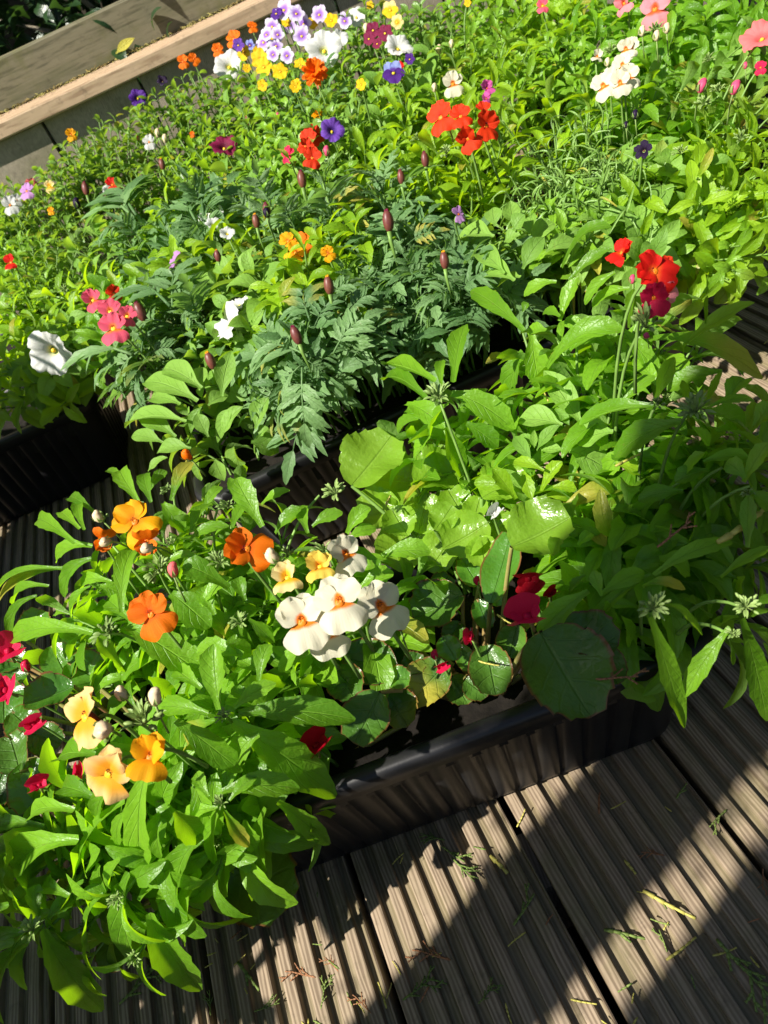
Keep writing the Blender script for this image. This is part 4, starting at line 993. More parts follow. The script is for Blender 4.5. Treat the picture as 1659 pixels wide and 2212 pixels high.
# ---- middle back, yellow green
bp('ma', 760, 310, .335, .080, 'nemy', 'nemesia with orange red flowers and narrow leaves in mid bed')
bp('mb', 850, 220, .345, .080, 'nemy', 'yellow green nemesia beside the blue pansy flower')
bp('mc', 890, 330, .325, .085, 'nemy', 'yellow green nemesia left of the scarlet flower cluster')
bp('md', 985, 310, .325, .080, 'nemy', 'nemesia with a cluster of scarlet flowers')
bp('me', 990, 190, .345, .080, 'nemy', 'nemesia with a white orange throated flower above the scarlet cluster')
bp('mf', 960, 80, .355, .085, 'smallg', 'fresh green plant right of the pale petunia at the top')
bp('mg', 1060, 120, .34, .085, 'nemy', 'nemesia with a magenta petal below the top edge')
bp('mh', 1060, 20, .35, .085, 'smallg', 'fresh green plant touching the top edge centre right')
bp('mi', 1160, 90, .33, .085, 'smallg', 'fresh green plant left of the cream flower cluster')
bp('mj', 1150, 210, .325, .085, 'nemy', 'nemesia above the curly fine leaved plants')
bp('mk', 1170, 10, .33, .07, 'nemy', 'nemesia with a small pink petal at the top edge')
bp('ml', 1270, 60, .315, .080, 'nem', 'leafy nemesia left of the pink flower at the top')
bp('mm', 1330, 180, .305, .080, 'nem', 'nemesia with a tall cluster of cream white flowers')
bp('mn', 1415, 80, .305, .075, 'nem', 'nemesia with a rose pink orange throated flower at the top')
bp('mo', 1500, 60, .30, .080, 'nem', 'leafy nemesia between the two pink flowers at top right')
bp('mp', 1600, 110, .285, .080, 'soft', 'petunia with a salmon pink flower at the right edge')
bp('mq', 1450, 190, .295, .080, 'nem', 'leafy nemesia right of the cream flower cluster')
bp('mr', 1545, 230, .275, .080, 'nemy', 'nemesia with crimson pink buds at the upper right')
bp('ms', 1640, 230, .265, .070, 'nemy', 'nemesia with upright leaves at the right edge')
bp('mt', 1235, 270, .315, .075, 'lin', 'fine leaved plant with curly narrow leaves, the farther one')
bp('mu', 1190, 360, .30, .075, 'lin', 'fine leaved plant with curly narrow leaves, nearest the scarlet cluster')
bp('mv', 1290, 370, .29, .070, 'lin', 'fine leaved plant with curly narrow leaves, nearest the dark star flower')
bp('mw', 1230, 430, .275, .065, 'smallg', 'low fresh green plant in front of the curly fine leaved plants')
bp('mx', 1395, 340, .28, .070, 'soft', 'petunia with a dark violet star shaped flower')
bp('my', 1480, 370, .265, .080, 'nemy', 'yellow green nemesia right of the dark star flower')
bp('mz', 1590, 340, .255, .080, 'nemy', 'yellow green nemesia at the right edge below the pink buds')
bp('na', 1530, 470, .235, .075, 'spat', 'yellow green seedling overhanging the end of the second trough')
bp('nb', 1620, 440, .235, .070, 'nemy', 'yellow green nemesia hanging over the deck at the right edge')
bp('nc', 1370, 450, .26, .065, 'soft', 'pale petunia behind the scarlet nemesia')
bp('ra', 1000, -25, .37, .085, 'smallg', 'fresh green plant cut by the top edge right of the violas')
bp('rb', 1110, -45, .36, .085, 'nemy', 'nemesia cut by the top edge above the fresh green plants')
bp('rc', 1230, -35, .34, .085, 'nemy', 'nemesia cut by the top edge left of the pink flower')
bp('rd', 1330, -40, .34, .085, 'nem', 'leafy nemesia cut by the top edge behind the pink flower')
bp('re', 1460, -45, .33, .085, 'nem', 'leafy nemesia cut by the top edge right of the pink flower')
bp('rf', 1580, -10, .315, .085, 'nem', 'leafy nemesia at the top edge above the salmon petunia')
bp('rg', 1660, 20, .30, .08, 'nem', 'leafy nemesia in the top right corner')
bp('rh', 780, 20, .40, .07, 'small', 'small leaved plant at the top edge behind the violas')
bp('ri', -30, 440, .34, .08, 'small', 'small leaved plant cut by the left edge below the fence')
bp('rj', 10, 520, .325, .08, 'smallg', 'small leaved plant at the left edge above the red petal')
# ---- marigolds and the second row
bp('oa', 300, 720, .265, .055, 'mari', 'marigold at the left corner of the second trough with one maroon bud', nst=6)
bp('ob', 390, 620, .29, .065, 'mari', 'marigold behind the white trumpet flower', nst=7)
bp('oc', 645, 750, .262, .055, 'mari', 'marigold nearest the second trough rim with a maroon bud', nst=6, smin=.62)
bp('od', 735, 620, .275, .065, 'mari', 'marigold with an orange tipped bud in mid row', nst=7)
bp('oe', 865, 535, .285, .065, 'mari', 'marigold with the largest striped maroon bud')
bp('of', 970, 590, .265, .055, 'mari', 'marigold with a maroon bud at the soil end of the row', nst=6)
bp('og', 290, 470, .335, .045, 'mari', 'dark marigold with feathery leaves at left below the red flower', nst=4)
bp('oh', 420, 450, .34, .045, 'mari', 'marigold in the middle left behind the petunia leaves', nst=5)
bp('oi', 560, 440, .33, .045, 'mari', 'marigold left of the yellow orange nemesia', nst=5)
bp('ot', 500, 480, .325, .05, 'nemy', 'nemesia shoots between the middle marigolds', nst=8)
bp('ou', 335, 440, .345, .045, 'nemy', 'nemesia with one broad upright leaf among the left marigolds', nst=6)
bp('oj', 680, 425, .33, .05, 'mari', 'marigold below the orange red flowers', nst=6)
bp('ov', 740, 470, .32, .05, 'nemy', 'nemesia shoots left of the largest striped bud', nst=8)
bp('ok', 800, 410, .32, .05, 'mari', 'marigold with two slim buds below the scarlet cluster', nst=6)
bp('ol', 235, 660, .29, .055, 'nem', 'nemesia with a cluster of rose pink flowers')
bp('om', 480, 700, .265, .065, 'soft', 'petunia with a white trumpet flower seen from the side')
bp('on', 545, 565, .315, .070, 'soft', 'broad leaved petunia left of the yellow orange flowers')
bp('oo', 640, 555, .315, .065, 'nemy', 'nemesia with yellow orange flowers in mid bed')
bp('op', 450, 560, .31, .075, 'soft', 'petunia with a lilac petal among the marigolds')
bp('oq', 350, 560, .315, .065, 'nemy', 'nemesia with fresh shoots left of the lilac petal')
bp('or', 560, 690, .265, .055, 'nemy', 'nemesia shoots between the two front marigolds', nst=7)
bp('os', 790, 625, .26, .05, 'mari', 'low marigold left of the round petunia leaves', nst=6, smin=.6)

# broad leaved petunia over the left corner of the second trough
Mp, c = new_plant('petunia', 450, 890, .22, 'broad leaved petunia over the left corner of the second trough', 'petunia', GP)
hero(Mp, M_SOFT, [(855,745,.26, 618,668,.265, 135,.1), (872,690,.27, 708,608,.275, 125,.1), (958,725,.26, 1002,528,.285, 105,.05), (805,835,.245, 540,862,.225, 112,.1), (1015,775,.25, 940,925,.215, 82,.1), (900,765,.26, 988,722,.255, 85,.1), (705,925,.22, 568,902,.22, 82,.1), (825,950,.215, 678,972,.21, 85,.1), (1012,945,.215, 1042,1038,.185, 112,.1), (1085,925,.21, 1205,968,.185, 125,.1), (1105,865,.23, 1165,728,.25, 105,.08), (872,770,.25, 825,885,.23, 60,.1), (640,1050,.19, 725,990,.20, 60,.1), (860,700,.265, 880,600,.275, 80,.1), (900,900,.23, 850,800,.25, 80,.1), (960,900,.225, 1050,770,.25, 90,.1), (760,900,.22, 600,800,.235, 110,.1), (930,1000,.19, 970,1090,.165, 90,.1), (890,960,.2, 800,1010,.19, 70,.1), (1120,900,.21, 1160,860,.215, 70,.1), (860,1010,.19,870,1090,.165,70,.1), (780,760,.25,650,740,.24,110,.1)], c3, prof_ov, 0, 0)
grow(Mp, P(450, 900, .19), .05, V_SOFT, 6, 4, .85, .02, .8)
bud(Mp, 'orange', 403, 984, .235, 34, 0, -.2)
# soft petunia, centre of the second row
Rp, c = new_plant('petunia', 1090, 520, .28, 'pale soft petunia rosette right of the marigolds', 'petunia', GP)
hero(Rp, M_SOFT, [(520,195,.29, 398,108,.285, 105,.1), (600,175,.295, 692,38,.31, 105,.08), (565,225,.285, 408,192,.275, 118,.1), (475,35,.30, 318,52,.29, 115,.1), (590,210,.285, 470,300,.25, 110,.12), (560,-20,.31, 545,-120,.33, 90,.06), (560,10,.31, 610,-60,.32, 90,.08), (480,-10,.305, 470,-90,.315, 90,.08), (640,60,.29, 740,-20,.295, 110,.1), (700,100,.28, 840,60,.275, 100,.1), (520,60,.3, 590,30,.305, 80,.1), (630,30,.3,640,-60,.31,80,.1)], c4, prof_ov, 0, 0)
hero(Rp, M_NEM, [(770,170,.30, 985,-5,.33, 70,.25)], c4)
grow(Rp, P(1090, 520, .25), .055, V_SOFT, 7, 4, .95, .02, .8)
# rounded soft leaves near the soil
Qp, c = new_plant('petunia', 940, 700, .2, 'low petunia with rounded leaves beside the bare soil', 'petunia', GP)
rleaf(Qp, M_SOFT, [(105,450,.215,75,150,.9), (225,395,.23,75,95,.8), (370,440,.21,70,20,.9), (150,345,.23,75,120,.9), (170,530,.2,62,-90,.9), (60,530,.2,60,190,.9), (440,390,.2,45,30,.9), (260,480,.2,55,-40,.9), (-40,420,.22,60,170,.9)], c4, prof_round, .2, 0, M_STEM)
grow(Qp, P(930, 690, .18), .05, V_SOFT, 6, 3, .7, .02, .8)
# hero pinnate marigold leaves
def pin(key, L, conv=c3):
    pl = BK[key]
    for (x0, y0, z0, x1, y1, z1) in L:
        a, b = conv(x0, y0), conv(x1, y1); A_ = P(a[0], a[1], z0); B_ = P(b[0], b[1], z1); n = (UP * .7 + (CAM - A_).normalized() * .4).normalized()
        put_leaf(pl, random.choice(V_MARI), A_, B_ - A_, n, (B_ - A_).length / (.090 if key not in ('og', 'oh') else .115))
pin('oc', [(1305,600,.285, 1280,950,.225), (1440,540,.285, 1645,335,.30), (1345,560,.28, 1065,505,.28), (1300,590,.28, 1180,720,.255), (1330,570,.285, 1420,640,.265)])
pin('od', [(1360,420,.30, 1450,255,.315), (1340,400,.3, 1330,180,.32), (1420,300,.30, 1560,200,.305), (1380,380,.3, 1240,300,.305), (1500,360,.29, 1640,240,.3)])
pin('ob', [(745,335,.31, 745,110,.335), (735,335,.31, 585,185,.32), (750,340,.31, 860,200,.315), (770,360,.3, 880,420,.28), (700,400,.3, 560,430,.29)])
pin('oa', [(600,530,.28, 470,725,.24), (570,545,.28, 390,470,.275), (610,540,.28, 690,330,.30), (560,560,.275, 420,640,.25), (630,560,.275, 545,770,.23), (640,540,.28, 800,500,.275), (690,740,.22, 545,765,.205)])
pin('oe', [(80,70,.30, -60,20,.31), (80,60,.31, 60,-130,.33), (90,100,.30, -30,180,.285), (110,60,.31, 260,-20,.32), (100,100,.3, 200,210,.275), (70,50,.31, -40,-80,.325)], c4)
pin('of', [(270,190,.275, 190,90,.29), (280,200,.275, 380,120,.29), (270,220,.27, 160,280,.25), (300,230,.27, 330,340,.24)], c4)
pin('og', [(570,950,.345, 370,1010,.34), (570,940,.35, 500,760,.365), (580,940,.35, 420,840,.355), (590,930,.35, 560,760,.36)], c1)
pin('oh', [(850,960,.345, 760,800,.36), (860,950,.345, 1000,820,.355), (800,1000,.34, 770,1040,.33), (880,930,.35, 850,760,.365)], c1)

# ---- flowers of the beds behind
F_ = flower
F_(BK['lb'], 'pet', 'white', 102, 768, .285, 112, -.35, -.75); F_(BK['om'], 'pet', 'white', 480, 690, .30, 100, -1.2, .3); F_(BK['om'], 'pet', 'white', 512, 650, .30, 50, -.6, .9)
for (x, y, s, r, cl) in ((200, 648, 48, .4, 'pink'), (245, 632, 34, .1, 'scarlet'), (238, 672, 54, 0, 'pink'), (245, 708, 66, .1, 'pink'), (275, 682, 44, -.5, 'pink')): F_(BK['ol'], 'nem', cl, x, y, .325, s, U(-.3, .3), U(-.2, .2), r, .8)
for (x, y, s, cl) in ((622, 520, 40, 'amber'), (652, 525, 46, 'orange'), (640, 545, 48, 'amber'), (708, 546, 32, 'amber')): F_(BK['oo'], 'nem', cl, x, y, .325, s, U(-.3, .3), U(-.2, .3), U(-.6, .6))
F_(BK['op'], 'pet', 'mauve', 374, 560, .33, 46, -.9, .4); F_(BK['op'], 'pet', 'violet', 392, 595, .32, 34, .8, .3)
for (x, y, z, s) in ((640, 725, .305, 42), (303, 674, .31, 44), (455, 780, .29, 40), (838, 478, .335, 46), (960, 563, .31, 38), (710, 617, .325, 40)): bud(BK[{640: 'oc', 303: 'oa', 455: 'oa', 838: 'oe', 960: 'of', 710: 'od'}[x]], 'maroon', x, y, z, s, -.25 if x in (303, 455, 640) else 0, .7, True)
for (k_, x, y, z, s) in (('ok', 652, 388, .36, 36), ('ok', 866, 383, .345, 30), ('ok', 918, 345, .35, 32), ('oh', 350, 355, .375, 24), ('oh', 553, 478, .35, 30), ('oi', 576, 455, .35, 32), ('og', 185, 408, .36, 28), ('oi', 535, 262, .39, 22), ('oh', 470, 553, .34, 26)): bud(BK[k_], 'maroon', x, y, z, s, 0, .7, True)
bud(BK['op'], 'black', 468, 553, .335, 24); bud(BK['oh'], 'black', 575, 460, .35, 24); bud(BK['og'], 'black', 165, 440, .35, 26)
for (x, y, s, fx, fy, op) in ((952, 252, 66, -.5, .1, .9), (995, 250, 50, .1, .2, .8), (1010, 298, 54, 0, -.5, .5), (1050, 270, 62, .6, 0, .6), (1045, 238, 40, .2, .6, .7)): F_(BK['md'], 'nem', 'scarlet', x, y, .365, s, fx, fy, U(-.4, .4), op)
for (x, y, s) in ((665, 300, 44), (678, 290, 40), (675, 340, 42), (660, 315, 34)): F_(BK['ma'], 'nem', 'scarlet', x, y, .37, s, U(-.3, .3), U(-.2, .3), U(-.6, .6), .8)
bud(BK['ma'], 'pink', 705, 327, .365, 24); F_(BK['bm'], 'nem', 'crimson', 622, 333, .37, 34, -.5, .2)
F_(BK['bk'], 'pet', 'burgundy', 482, 308, .39, 64, 0, .5); F_(BK['ma'], 'pet', 'purple', 718, 278, .375, 56, .2, .1); F_(BK['bn'], 'mari', 'amber', 685, 246, .385, 28, 0, .3)
F_(BK['bd'], 'nem', 'red', 243, 398, .365, 32, 0, .2); F_(BK['bd'], 'nem', 'red', 258, 435, .35, 20, .3, -.3)
F_(BK['bb'], 'nem', 'mauve', 58, 412, .37, 34, -.3, .2); F_(BK['bb'], 'nem', 'salmon', 68, 398, .37, 26, .2, .2); F_(BK['ba'], 'nem', 'white', 22, 442, .36, 36); F_(BK['ba'], 'nem', 'white', 36, 432, .36, 26, .3, 0); F_(BK['bb'], 'nem', 'butter', 107, 402, .365, 24)
F_(BK['le'], 'nem', 'red', 24, 566, .335, 34, -.4, .1, 0, .6); F_(BK['be'], 'nem', 'amber', 153, 290, .385, 24); F_(BK['be'], 'nem', 'amber', 110, 455, .36, 16)
F_(BK['bg'], 'pet', 'violet', 296, 208, .40, 40, 0, .1); F_(BK['bi'], 'pet', 'black', 350, 172, .405, 26, 0, .2)
F_(BK['bi'], 'nem', 'orange', 395, 132, .41, 26); F_(BK['bi'], 'nem', 'orange', 418, 127, .41, 24, .2, 0, .8)
for (x, y) in ((325, 300), (356, 300), (340, 288)): bud(BK['bh'], 'cream', x, y, .385, 20)
F_(BK['bh'], 'nem', 'white', 322, 306, .385, 28); F_(BK['bf'], 'nem', 'orange', 415, 290, .385, 12); bud(BK['bf'], 'pink', 298, 298, .38, 12); bud(BK['bj'], 'pink', 600, 250, .39, 14)
F_(BK['vd'], 'pet', 'white', 490, 137, .42, 68, -.1, .1); F_(BK['vd'], 'nem', 'orange', 505, 83, .425, 36, -.2, .3); F_(BK['vd'], 'nem', 'orange', 470, 107, .42, 26); F_(BK['va'], 'nem', 'orange', 545, 57, .42, 24, .2, .3)
for (x, y, s) in ((614, 22, 46), (640, 30, 42), (690, 32, 42), (588, 58, 42), (656, 52, 40), (570, 92, 44), (596, 100, 36), (620, 120, 36), (590, 118, 34), (652, 78, 44), (745, 45, 36), (576, 75, 34), (625, 55, 36), (600, 75, 34)): F_(BK['va' if x < 625 else 'vb'], 'viola', 'lilac', x, y, .425, s, U(-.25, .25), U(-.15, .25), U(-.3, .3))
F_(BK['va'], 'viola', 'violet', 597, 30, .415, 32, -.3, .3); F_(BK['va'], 'viola', 'purple', 515, 98, .42, 30); F_(BK['va'], 'viola', 'blue', 540, 98, .42, 24)
for (x, y, s) in ((562, 128, 46), (570, 145, 42), (605, 155, 40), (527, 115, 34), (556, 112, 26), (567, 185, 26), (638, 188, 30), (618, 48, 26), (716, 45, 36), (675, 52, 28), (648, 140, 30), (780, 183, 26), (640, 180, 24), (533, 148, 22), (800, 12, 20), (586, 80, 20)): F_(BK['vc' if x < 660 else 'vb'], 'viola', 'gold', x, y, .425, s, U(-.2, .2), U(-.1, .3), U(-.3, .3))
F_(BK['ve'], 'pet', 'white', 697, 100, .435, 84, 0, .1); F_(BK['ve'], 'pet', 'white', 735, 78, .425, 40, .3, .2)
F_(BK['vi'], 'mari', 'orange', 680, 158, .43, 62, 0, .1); bud(BK['vi'], 'salmon', 688, 185, .41, 18)
for (x, y, s) in ((806, 66, 38), (832, 72, 38), (797, 84, 30), (815, 95, 26)): F_(BK['vf'], 'viola', 'burgundy', x, y, .42, s, U(-.3, .3), U(-.1, .2), U(-.3, .3))
F_(BK['vg'], 'pet', 'white', 863, 92, .42, 66, .3, .5); F_(BK['vg'], 'viola', 'white', 770, 38, .42, 44); F_(BK['vg'], 'viola', 'white', 850, 105, .41, 30)
F_(BK['mb'], 'viola', 'blue', 850, 158, .40, 56, .1, .1, 0, 1, True, 'violet'); F_(BK['mb'], 'pet', 'red', 858, 138, .40, 32, 0, .8); F_(BK['mb'], 'viola', 'violet', 885, 128, .40, 26)
F_(BK['vj'], 'viola', 'butter', 843, 22, .425, 40, 0, .1, 0, 1, True, 'gold'); F_(BK['vj'], 'viola', 'butter', 858, 48, .42, 32); bud(BK['vj'], 'cream', 790, 62, .41, 22); F_(BK['vj'], 'viola', 'gold', 1010, 6, .41, 18); bud(BK['mf'], 'cream', 948, 108, .385, 22); bud(BK['mf'], 'cream', 975, 95, .385, 18)
F_(BK['me'], 'nem', 'cream', 978, 180, .38, 48, .1, 0); bud(BK['me'], 'cream', 938, 190, .375, 20); F_(BK['mg'], 'nem', 'magenta', 1051, 190, .375, 34, .4, .2, .3, .5); F_(BK['mg'], 'nem', 'magenta', 1050, 212, .365, 22, .3, -.2)
F_(BK['mk'], 'nem', 'pink', 1172, 12, .37, 28, .1, .3)
for (x, y, s, op) in ((1303, 185, 54, 1), (1340, 178, 48, 1), (1358, 165, 50, .8), (1345, 140, 46, .7), (1352, 105, 40, .8), (1365, 100, 36, .7), (1290, 122, 28, .4), (1320, 165, 40, .8)): F_(BK['mm'], 'nem', 'cream', x, y, .345, s, U(-.3, .3), U(-.2, .3), U(-.4, .4), op)
bud(BK['mm'], 'cream', 1312, 135, .35, 20); cluster(BK['mm'], 1318, 112, .345, 40)
F_(BK['mn'], 'nem', 'palepink', 1415, 18, .35, 66, 0, .0); F_(BK['mn'], 'nem', 'palepink', 1348, 6, .35, 44, -.6, -.4, .3, .3)
for (x, y) in ((1387, 68), (1440, 62), (1418, 78)): bud(BK['mn'], 'cream', x, y, .345, 24)
cluster(BK['mn'], 1415, 66, .345, 44)
F_(BK['mp'], 'pet', 'salmon', 1642, 66, .33, 92, -.2, .6); F_(BK['mp'], 'nem', 'crimson', 1643, 145, .315, 26); bud(BK['mp'], 'pink', 1610, 142, .31, 16)
for (x, y) in ((1516, 186), (1588, 190)): bud(BK['mr'], 'pink', x, y, .32, 34, .4, .3)
cluster(BK['mr'], 1550, 195, .315, 40); cluster(BK['mr'], 1520, 225, .305, 46)
F_(BK['mx'], 'pet', 'black', 1387, 322, .325, 44, -.4, .1); bud(BK['mx'], 'black', 1372, 248, .335, 22); bud(BK['mx'], 'black', 1352, 270, .33, 16)
F_(BK['of'], 'nem', 'mauve', 990, 462, .33, 34, .6, .3)
for (k_, x, y, z, s) in (('my', 1470, 330, .30, 44), ('mz', 1600, 300, .29, 44), ('md', 965, 330, .355, 46), ('mc', 900, 300, .355, 30), ('oo', 690, 500, .32, 30), ('ld', 140, 630, .32, 36), ('nb', 1560, 420, .27, 34), ('mq', 1530, 130, .32, 36)): cluster(BK[k_], x, y, z, s)
for (k_, x, y, cl) in (('oh', 232, 410, 'white'), ('oh', 470, 455, 'white'), ('oh', 460, 480, 'white'), ('oi', 490, 500, 'white'), ('oh', 440, 460, 'white')): F_(BK[k_], 'pet', cl, x, y, .345, U(18, 44), U(-.6, .6), U(-.2, .5))

# ------------------------------------------------------------------ conifer sprigs on the deck and leaves
def sprig_mesh(seed, mat, simple=False):
    rn = random.Random(seed); b = MB()
    def branch(p, a, L, lv):
        n = max(3, int(L / .0035)); pts = [p]; q = p.copy(); aa = a
        for i in range(n):
            aa += rn.uniform(-.10, .10); q = q + Vector((math.cos(aa), math.sin(aa), rn.uniform(-.06, .10))) * (L / n); pts.append(q.copy())
        for i in range(n):
            t = (pts[i + 1] - pts[i]); rr = .00085 * (1 if lv else 1.15) * (1 - .4 * i / n)
            b.tube([pts[i], pts[i] + t * 1.15], rr * .7, rr * 1.25, 5)
            if lv < 2 and not simple and i > 1 and rn.random() < .5:
                sd = 1 if i % 2 else -1; branch(pts[i], aa + sd * rn.uniform(.5, .8), L * rn.uniform(.25, .5), lv + 1)
    branch(Vector((0, 0, 0)), 0, rn.uniform(.018, .034) if not simple else rn.uniform(.008, .02), 0 if not simple else 2)
    return b.mesh('conifer_sprig', mat)
MSG = simple_mat('sprig_green', (.10,.17,.03), .6, .3, .3, 300, c2=(.20,.26,.06)); MSY = simple_mat('sprig_yellow', (.40,.36,.08), .6, .3, .2, 300); MSB = simple_mat('sprig_brown', (.24,.11,.05), .7, .3, .3, 300)
SPG = [sprig_mesh(900 + q, MSG) for q in range(4)] + [sprig_mesh(910 + q, MSG, True) for q in range(3)]
SPY = [sprig_mesh(920 + q, MSY, True) for q in range(4)]; SPB = [sprig_mesh(930 + q, MSB, q == 2) for q in range(3)]
def sprig(px, py, z, kind, ang, s, label, group=None):
    me = dict(g=SPG, y=SPY, b=SPB)[kind]; me = me[int(abs(px * 7 + py * 3)) % len(me)]
    p = P(px, py, z); o = mk('conifer_sprig', me, None, None, p + UP * .0014); o.rotation_euler = (U(-.08, .08), U(-.08, .08), ang); o.scale = (s, s, s)
    return tag(o, label, 'sprig', group)
big = [(1305, 2010, 'g', -.5, 1.5, 'large green conifer sprig in the band of light on the deck'), (1548, 2030, 'g', -1.3, 1.3, 'forked green conifer sprig near the lower right corner'), (1060, 1850, 'y', -1.2, 2.2, 'long yellow conifer twig on the sunlit deck board'),
       (1390, 1925, 'y', -.9, 1.9, 'curved yellow conifer twig right of the large green sprig'), (1295, 1760, 'b', 1.2, 1.2, 'brown dry conifer sprig on the shaded board'), (1110, 2000, 'g', .6, 1.1, 'thin dull conifer sprig left of the large green one'),
       (515, 2080, 'g', -1.0, 1.6, 'long conifer sprig on the shaded boards at lower left'), (260, 2170, 'g', .4, 1.3, 'conifer sprig at the lower left under the hanging leaves'), (1440, 2075, 'y', .2, 1.3, 'pale conifer twig lying across the lower right board'), (1350, 1860, 'y', -1.4, 1.4, 'short pale twig in the band of light')]
for (x, y, k_, a, s, lb) in big: sprig(x, y, 0, k_, a, s, lb)
rs = random.Random(55)
for q in range(62):
    x = rs.uniform(440, 1659); y = rs.uniform(1700, 2212)
    if y < 1960 - .42 * (x - 480) + 40: y = rs.uniform(2000, 2212)
    sprig(x, y, -.001, rs.choice('ggyyb'), rs.uniform(0, 6.28), rs.uniform(.5, 1.0), 'tiny conifer needle scrap scattered on the deck boards', 'needle scraps on the deck')
sprig(1650, 745, 0, 'y', .4, .8, 'yellow conifer scrap on the sunlit deck at right')
sprig(1288, 1470, .214, 'b', -.5, .8, 'rust brown conifer sprig lying on the large begonia leaf')
sprig(1185, 870, .272, 'y', 1.4, .9, 'yellow twig on the soft petunia leaf')
sprig(1330, 1010, .262, 'y', .2, 1.3, 'yellow twig lying across the shaded petunia leaf')
sprig(1550, 1175, .25, 'y', .25, 2.4, 'long yellow conifer twig across the right hand leaves')
sprig(1420, 1185, .245, 'b', .2, .9, 'rust brown sprig among the shaded leaves at right')
sprig(1075, 1330, .2, 'y', -1.2, .9, 'yellow twig on a begonia leaf beside the crimson flower')
sprig(1035, 1430, .19, 'y', -.8, .9, 'yellow twig on the browned begonia leaf')
sprig(835, 1095, .225, 'y', .9, 1.3, 'yellow twig on the pale begonia leaf edge')
# yellow fallen leaf on the rail
V, F, uv = leaf_geo([Vector((0, 0, 0)), Vector((.022, .004, .006)), Vector((.046, .006, .010))], .019, prof_ov, 0, 0, .25, Vector((0, -.8, .6)), 10)
o = mk('fallen_leaf', mesh('fallen_leaf', V, F, uv, True, M_YLEAF)); o.location = (-.175, 1.826, .480); tag(o, 'yellow fallen leaf lying on the fence rail', 'leaf')

# ------------------------------------------------------------------ shrubs beyond the fence, tree added to shade them
def shrub(name, loc, r, h, n, mat_vs, label, trunk=.03, z0=0.0, crown_c=None, squash=1.0, cat='shrub'):
    root = empty(name, loc, label, cat); me0 = [(list(m_.vertices), m_) for m_ in mat_vs]
    b = MB(); cc = crown_c if crown_c is not None else Vector((0, 0, h * .55)); rz = h * .5 if crown_c is None else r * .8
    src = []
    for m_ in mat_vs: src.append(([v.co.copy() for v in m_.vertices], [tuple(p_.vertices) for p_ in m_.polygons], [tuple(m_.uv_layers[0].data[0].uv)] * len(m_.vertices)))
    for q in range(n):
        d = Vector((random.gauss(0, 1), random.gauss(0, 1), random.gauss(0, 1))).normalized(); rad = random.random() ** .45
        p = cc + Vector((d.x * r, d.y * r * squash, d.z * rz)) * rad * (1 + .18 * math.sin(d.x * 7 + d.z * 5))
        if p.z < .02: continue
        dd = (d + Vector((U(-.9, .9), U(-.9, .9), U(-.9, .5)))).normalized(); nn = (UP + Vector((U(-.6, .6), U(-.6, .6), 0))).normalized(); nn = nn - dd * nn.dot(dd)
        if nn.length < .1: continue
        nn.normalize(); m3 = Matrix((dd.cross(nn), dd, nn)).transposed(); s = U(.6, 1.3); v_, f_, u_ = random.choice(src)
        b.add([p + m3 @ (c_ * s) for c_ in v_], f_, u_)
    o = b.build('crown', mat_vs[0].materials[0], root); o['kind'] = 'stuff'
    t = MB(); t.tube([Vector((0, 0, 0)), Vector((.02, .01, cc.z * .5)), cc], trunk, trunk * .5, 8); tr_ = t.build('trunk', M_GREY, root)
    for q in range(7):
        a = q * .9; t = MB(); st = Vector((.015, .008, cc.z * (.45 + .06 * q))); t.tube([st, st.lerp(cc + Vector((math.cos(a) * r * .6, math.sin(a) * r * .5, rz * .3)), .6) + UP * .03, cc + Vector((math.cos(a) * r * .75, math.sin(a) * r * .6, rz * U(-.2, .5)))], trunk * .35, trunk * .1, 5); t.build('branch', M_GREY, root)
    return root
shrub('shrub', (-.70, 2.26, -.16), .42, 1.15, 2200, V_HEDGE, 'dark shaded shrub beyond the fence at the far left')
shrub('shrub', (-.18, 2.30, -.16), .42, 1.15, 2200, V_HEDGE, 'dark shrub beyond the fence behind the yellow leaf')
shrub('shrub', (.45, 2.55, -.16), .45, 1.1, 1100, V_HEDGE, 'dark shrub beyond the fence behind the violas')
shrub('shrub', (-1.45, 2.45, -.16), .45, 1.3, 1100, V_HEDGE, 'tall dark shrub beyond the fence outside the left edge')
shrub('tree', (-1.75, 2.15, -.16), .62, 0, 1500, V_HEDGE, 'added small tree whose crown shades the shrubs beyond the fence', .05, 0, Vector((.45, .18, 2.0)), 1.0, 'tree')  # added out of view to shade the shrubs and fence
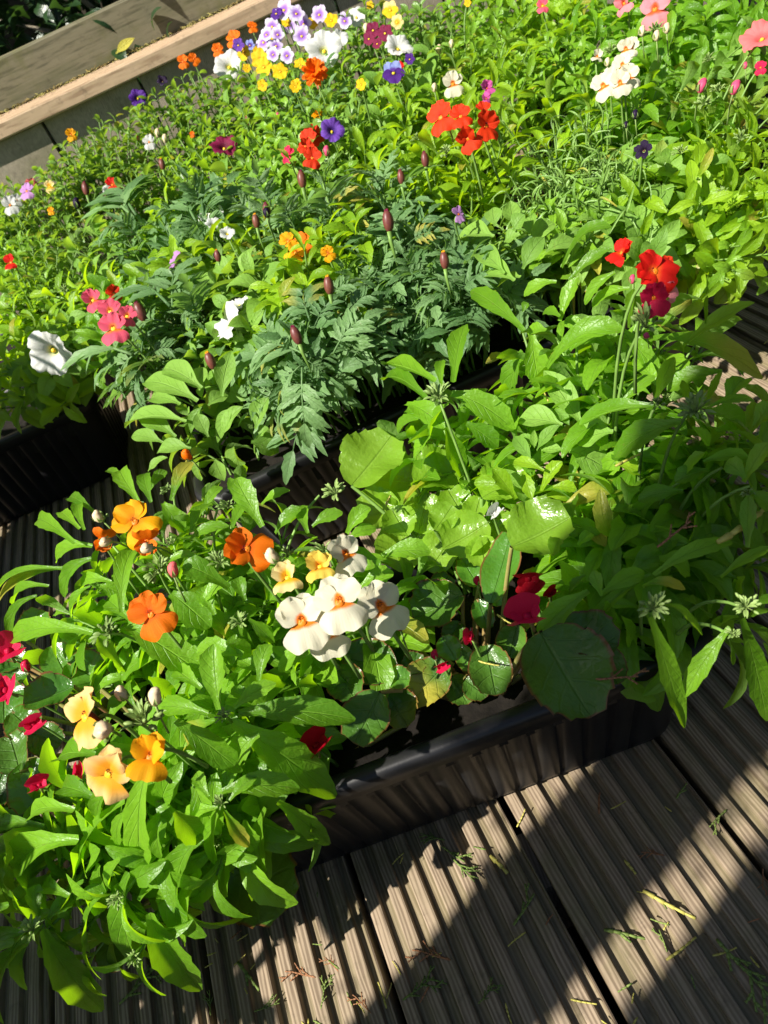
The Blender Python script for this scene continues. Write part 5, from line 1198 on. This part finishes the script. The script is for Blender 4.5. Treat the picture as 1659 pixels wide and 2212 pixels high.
# ------------------------------------------------------------------ tall clipped hedges added to cut the sky light
def hedge(loc, L, H, D, rot, label, n=2600):
    root = empty('hedge', loc, label, 'hedge'); root.rotation_euler = (0, 0, rot); V = []; F = []; nx, nz = 40, 16
    rn = random.Random(int(L * 100 + H * 10)); jit = [[rn.uniform(-.08, .08) for _ in range(nx + 1)] for _ in range(nz + 1)]
    for sgn in (1, -1):
        o0 = len(V)
        for j in range(nz + 1):
            for i in range(nx + 1): V.append((L * (i / nx - .5), sgn * (D / 2 + jit[j][i] - .12) * (1 if j < nz else .3), H * j / nz))
        for j in range(nz):
            for i in range(nx): a = o0 + j * (nx + 1) + i; F.append((a, a + 1, a + nx + 2, a + nx + 1))
    c_ = mk('inner_twigs', mesh('inner_twigs', V, F, None, True, M_GROUND), root); b = MB()
    src = [([v.co.copy() for v in m_.vertices], [tuple(p_.vertices) for p_ in m_.polygons]) for m_ in V_HEDGE]
    for q in range(n):
        sg = rn.choice((-1, 1, -1)); p = Vector((rn.uniform(-.5, .5) * L, sg * (D / 2 + rn.uniform(-.12, .1)), rn.uniform(0, 1) * H))
        if q % 9 == 0: p.z = H + rn.uniform(-.08, .1); p.y = rn.uniform(-.5, .5) * D
        dd = Vector((rn.uniform(-1, 1), sg * rn.uniform(.1, .9), rn.uniform(-.8, .6))).normalized(); nn = Vector((rn.uniform(-.3, .3), sg * .6, .7)); nn = (nn - dd * nn.dot(dd)).normalized()
        m3 = Matrix((dd.cross(nn), dd, nn)).transposed(); s = rn.uniform(1.6, 3.2); v_, f_ = rn.choice(src); b.add([p + m3 @ (k_ * s) for k_ in v_], f_)
    o = b.build('foliage', M_DARKLEAF, root); o['kind'] = 'stuff'
hedge((.6, 3.6, -.16), 7.5, 3.4, .7, 0, 'tall clipped hedge added behind the shrubs to cut the sky light')
hedge((3.0, .8, -.16), 6.0, 3.0, .7, math.pi / 2, 'tall clipped hedge added out of view at right to cut the sky light')
# ------------------------------------------------------------------ added post, climber and screen that shade the front of the deck (behind the camera, left)
UV_ = Vector((-LD.y, LD.x, 0))
def at_us(u, s): return UV_ * u + LD * s
post = empty('shade_post', at_us(.241, -.85), 'added square timber post casting a shadow band on the deck', 'post'); post.rotation_euler = (0, 0, SUN_AZ)  # unseen post added for the dark band across the deck
plank('shaft', 2.6, .05, .102, M_RAIL, post, (0, 0, 1.3), rot=(math.radians(90), 0, 0)); 
plank('cap', .11, .13, .02, M_RAIL, post, (0, 0, 2.612)); plank('foot', .11, .13, .02, M_RAIL, post, (0, 0, .012))
clm = empty('shade_climber', at_us(.23, -.85), 'small leaved climber added on the timber post to break up the light', 'climber')
b_ = MB(); b_.tube([Vector((math.cos(q * .9) * .062 * 1.0, math.sin(q * .9) * .045, .05 + q * .035)) @ Matrix.Rotation(0, 3, 'Z') for q in range(44)], .003, .0015, 5, False); b_.build('stem', M_STEM, clm)
for q in range(150):  # added leaves, placed so their shadows break the band of light
    hh = random.choice((U(.80, 1.06), U(.86, 1.07), U(1.275, 1.36))); uu = U(.135, .205) if q % 4 else U(.27, .325)
    if uu > .25: hh = U(.75, 1.6)
    p_ = at_us(uu, -.85 + U(-.05, .05)); p_.z = hh
    put_leaf(clm, random.choice(V_SMALL), p_, Vector((U(-1, 1), U(-1, 1), U(-.8, .4))), Vector((U(-.5, .5), U(-.5, .5), 1)), U(.7, 1.1))
scr = empty('shade_screen', at_us(-.2, -.85), 'added tall close boarded timber screen shading the near deck', 'screen'); scr.rotation_euler = (0, 0, SUN_AZ)  # unseen screen added to keep the near boards in shade
for q in range(6): plank('board', 2.5, .022, .1195, M_GREY, scr, (0, .156 + .2 - .06 - q * .12, 1.26), rot=(math.radians(90), 0, 0))
for zz in (.3, 2.2): plank('batten', .70, .03, .06, M_GREY, scr, (-.027, .016, zz), rotz=0)
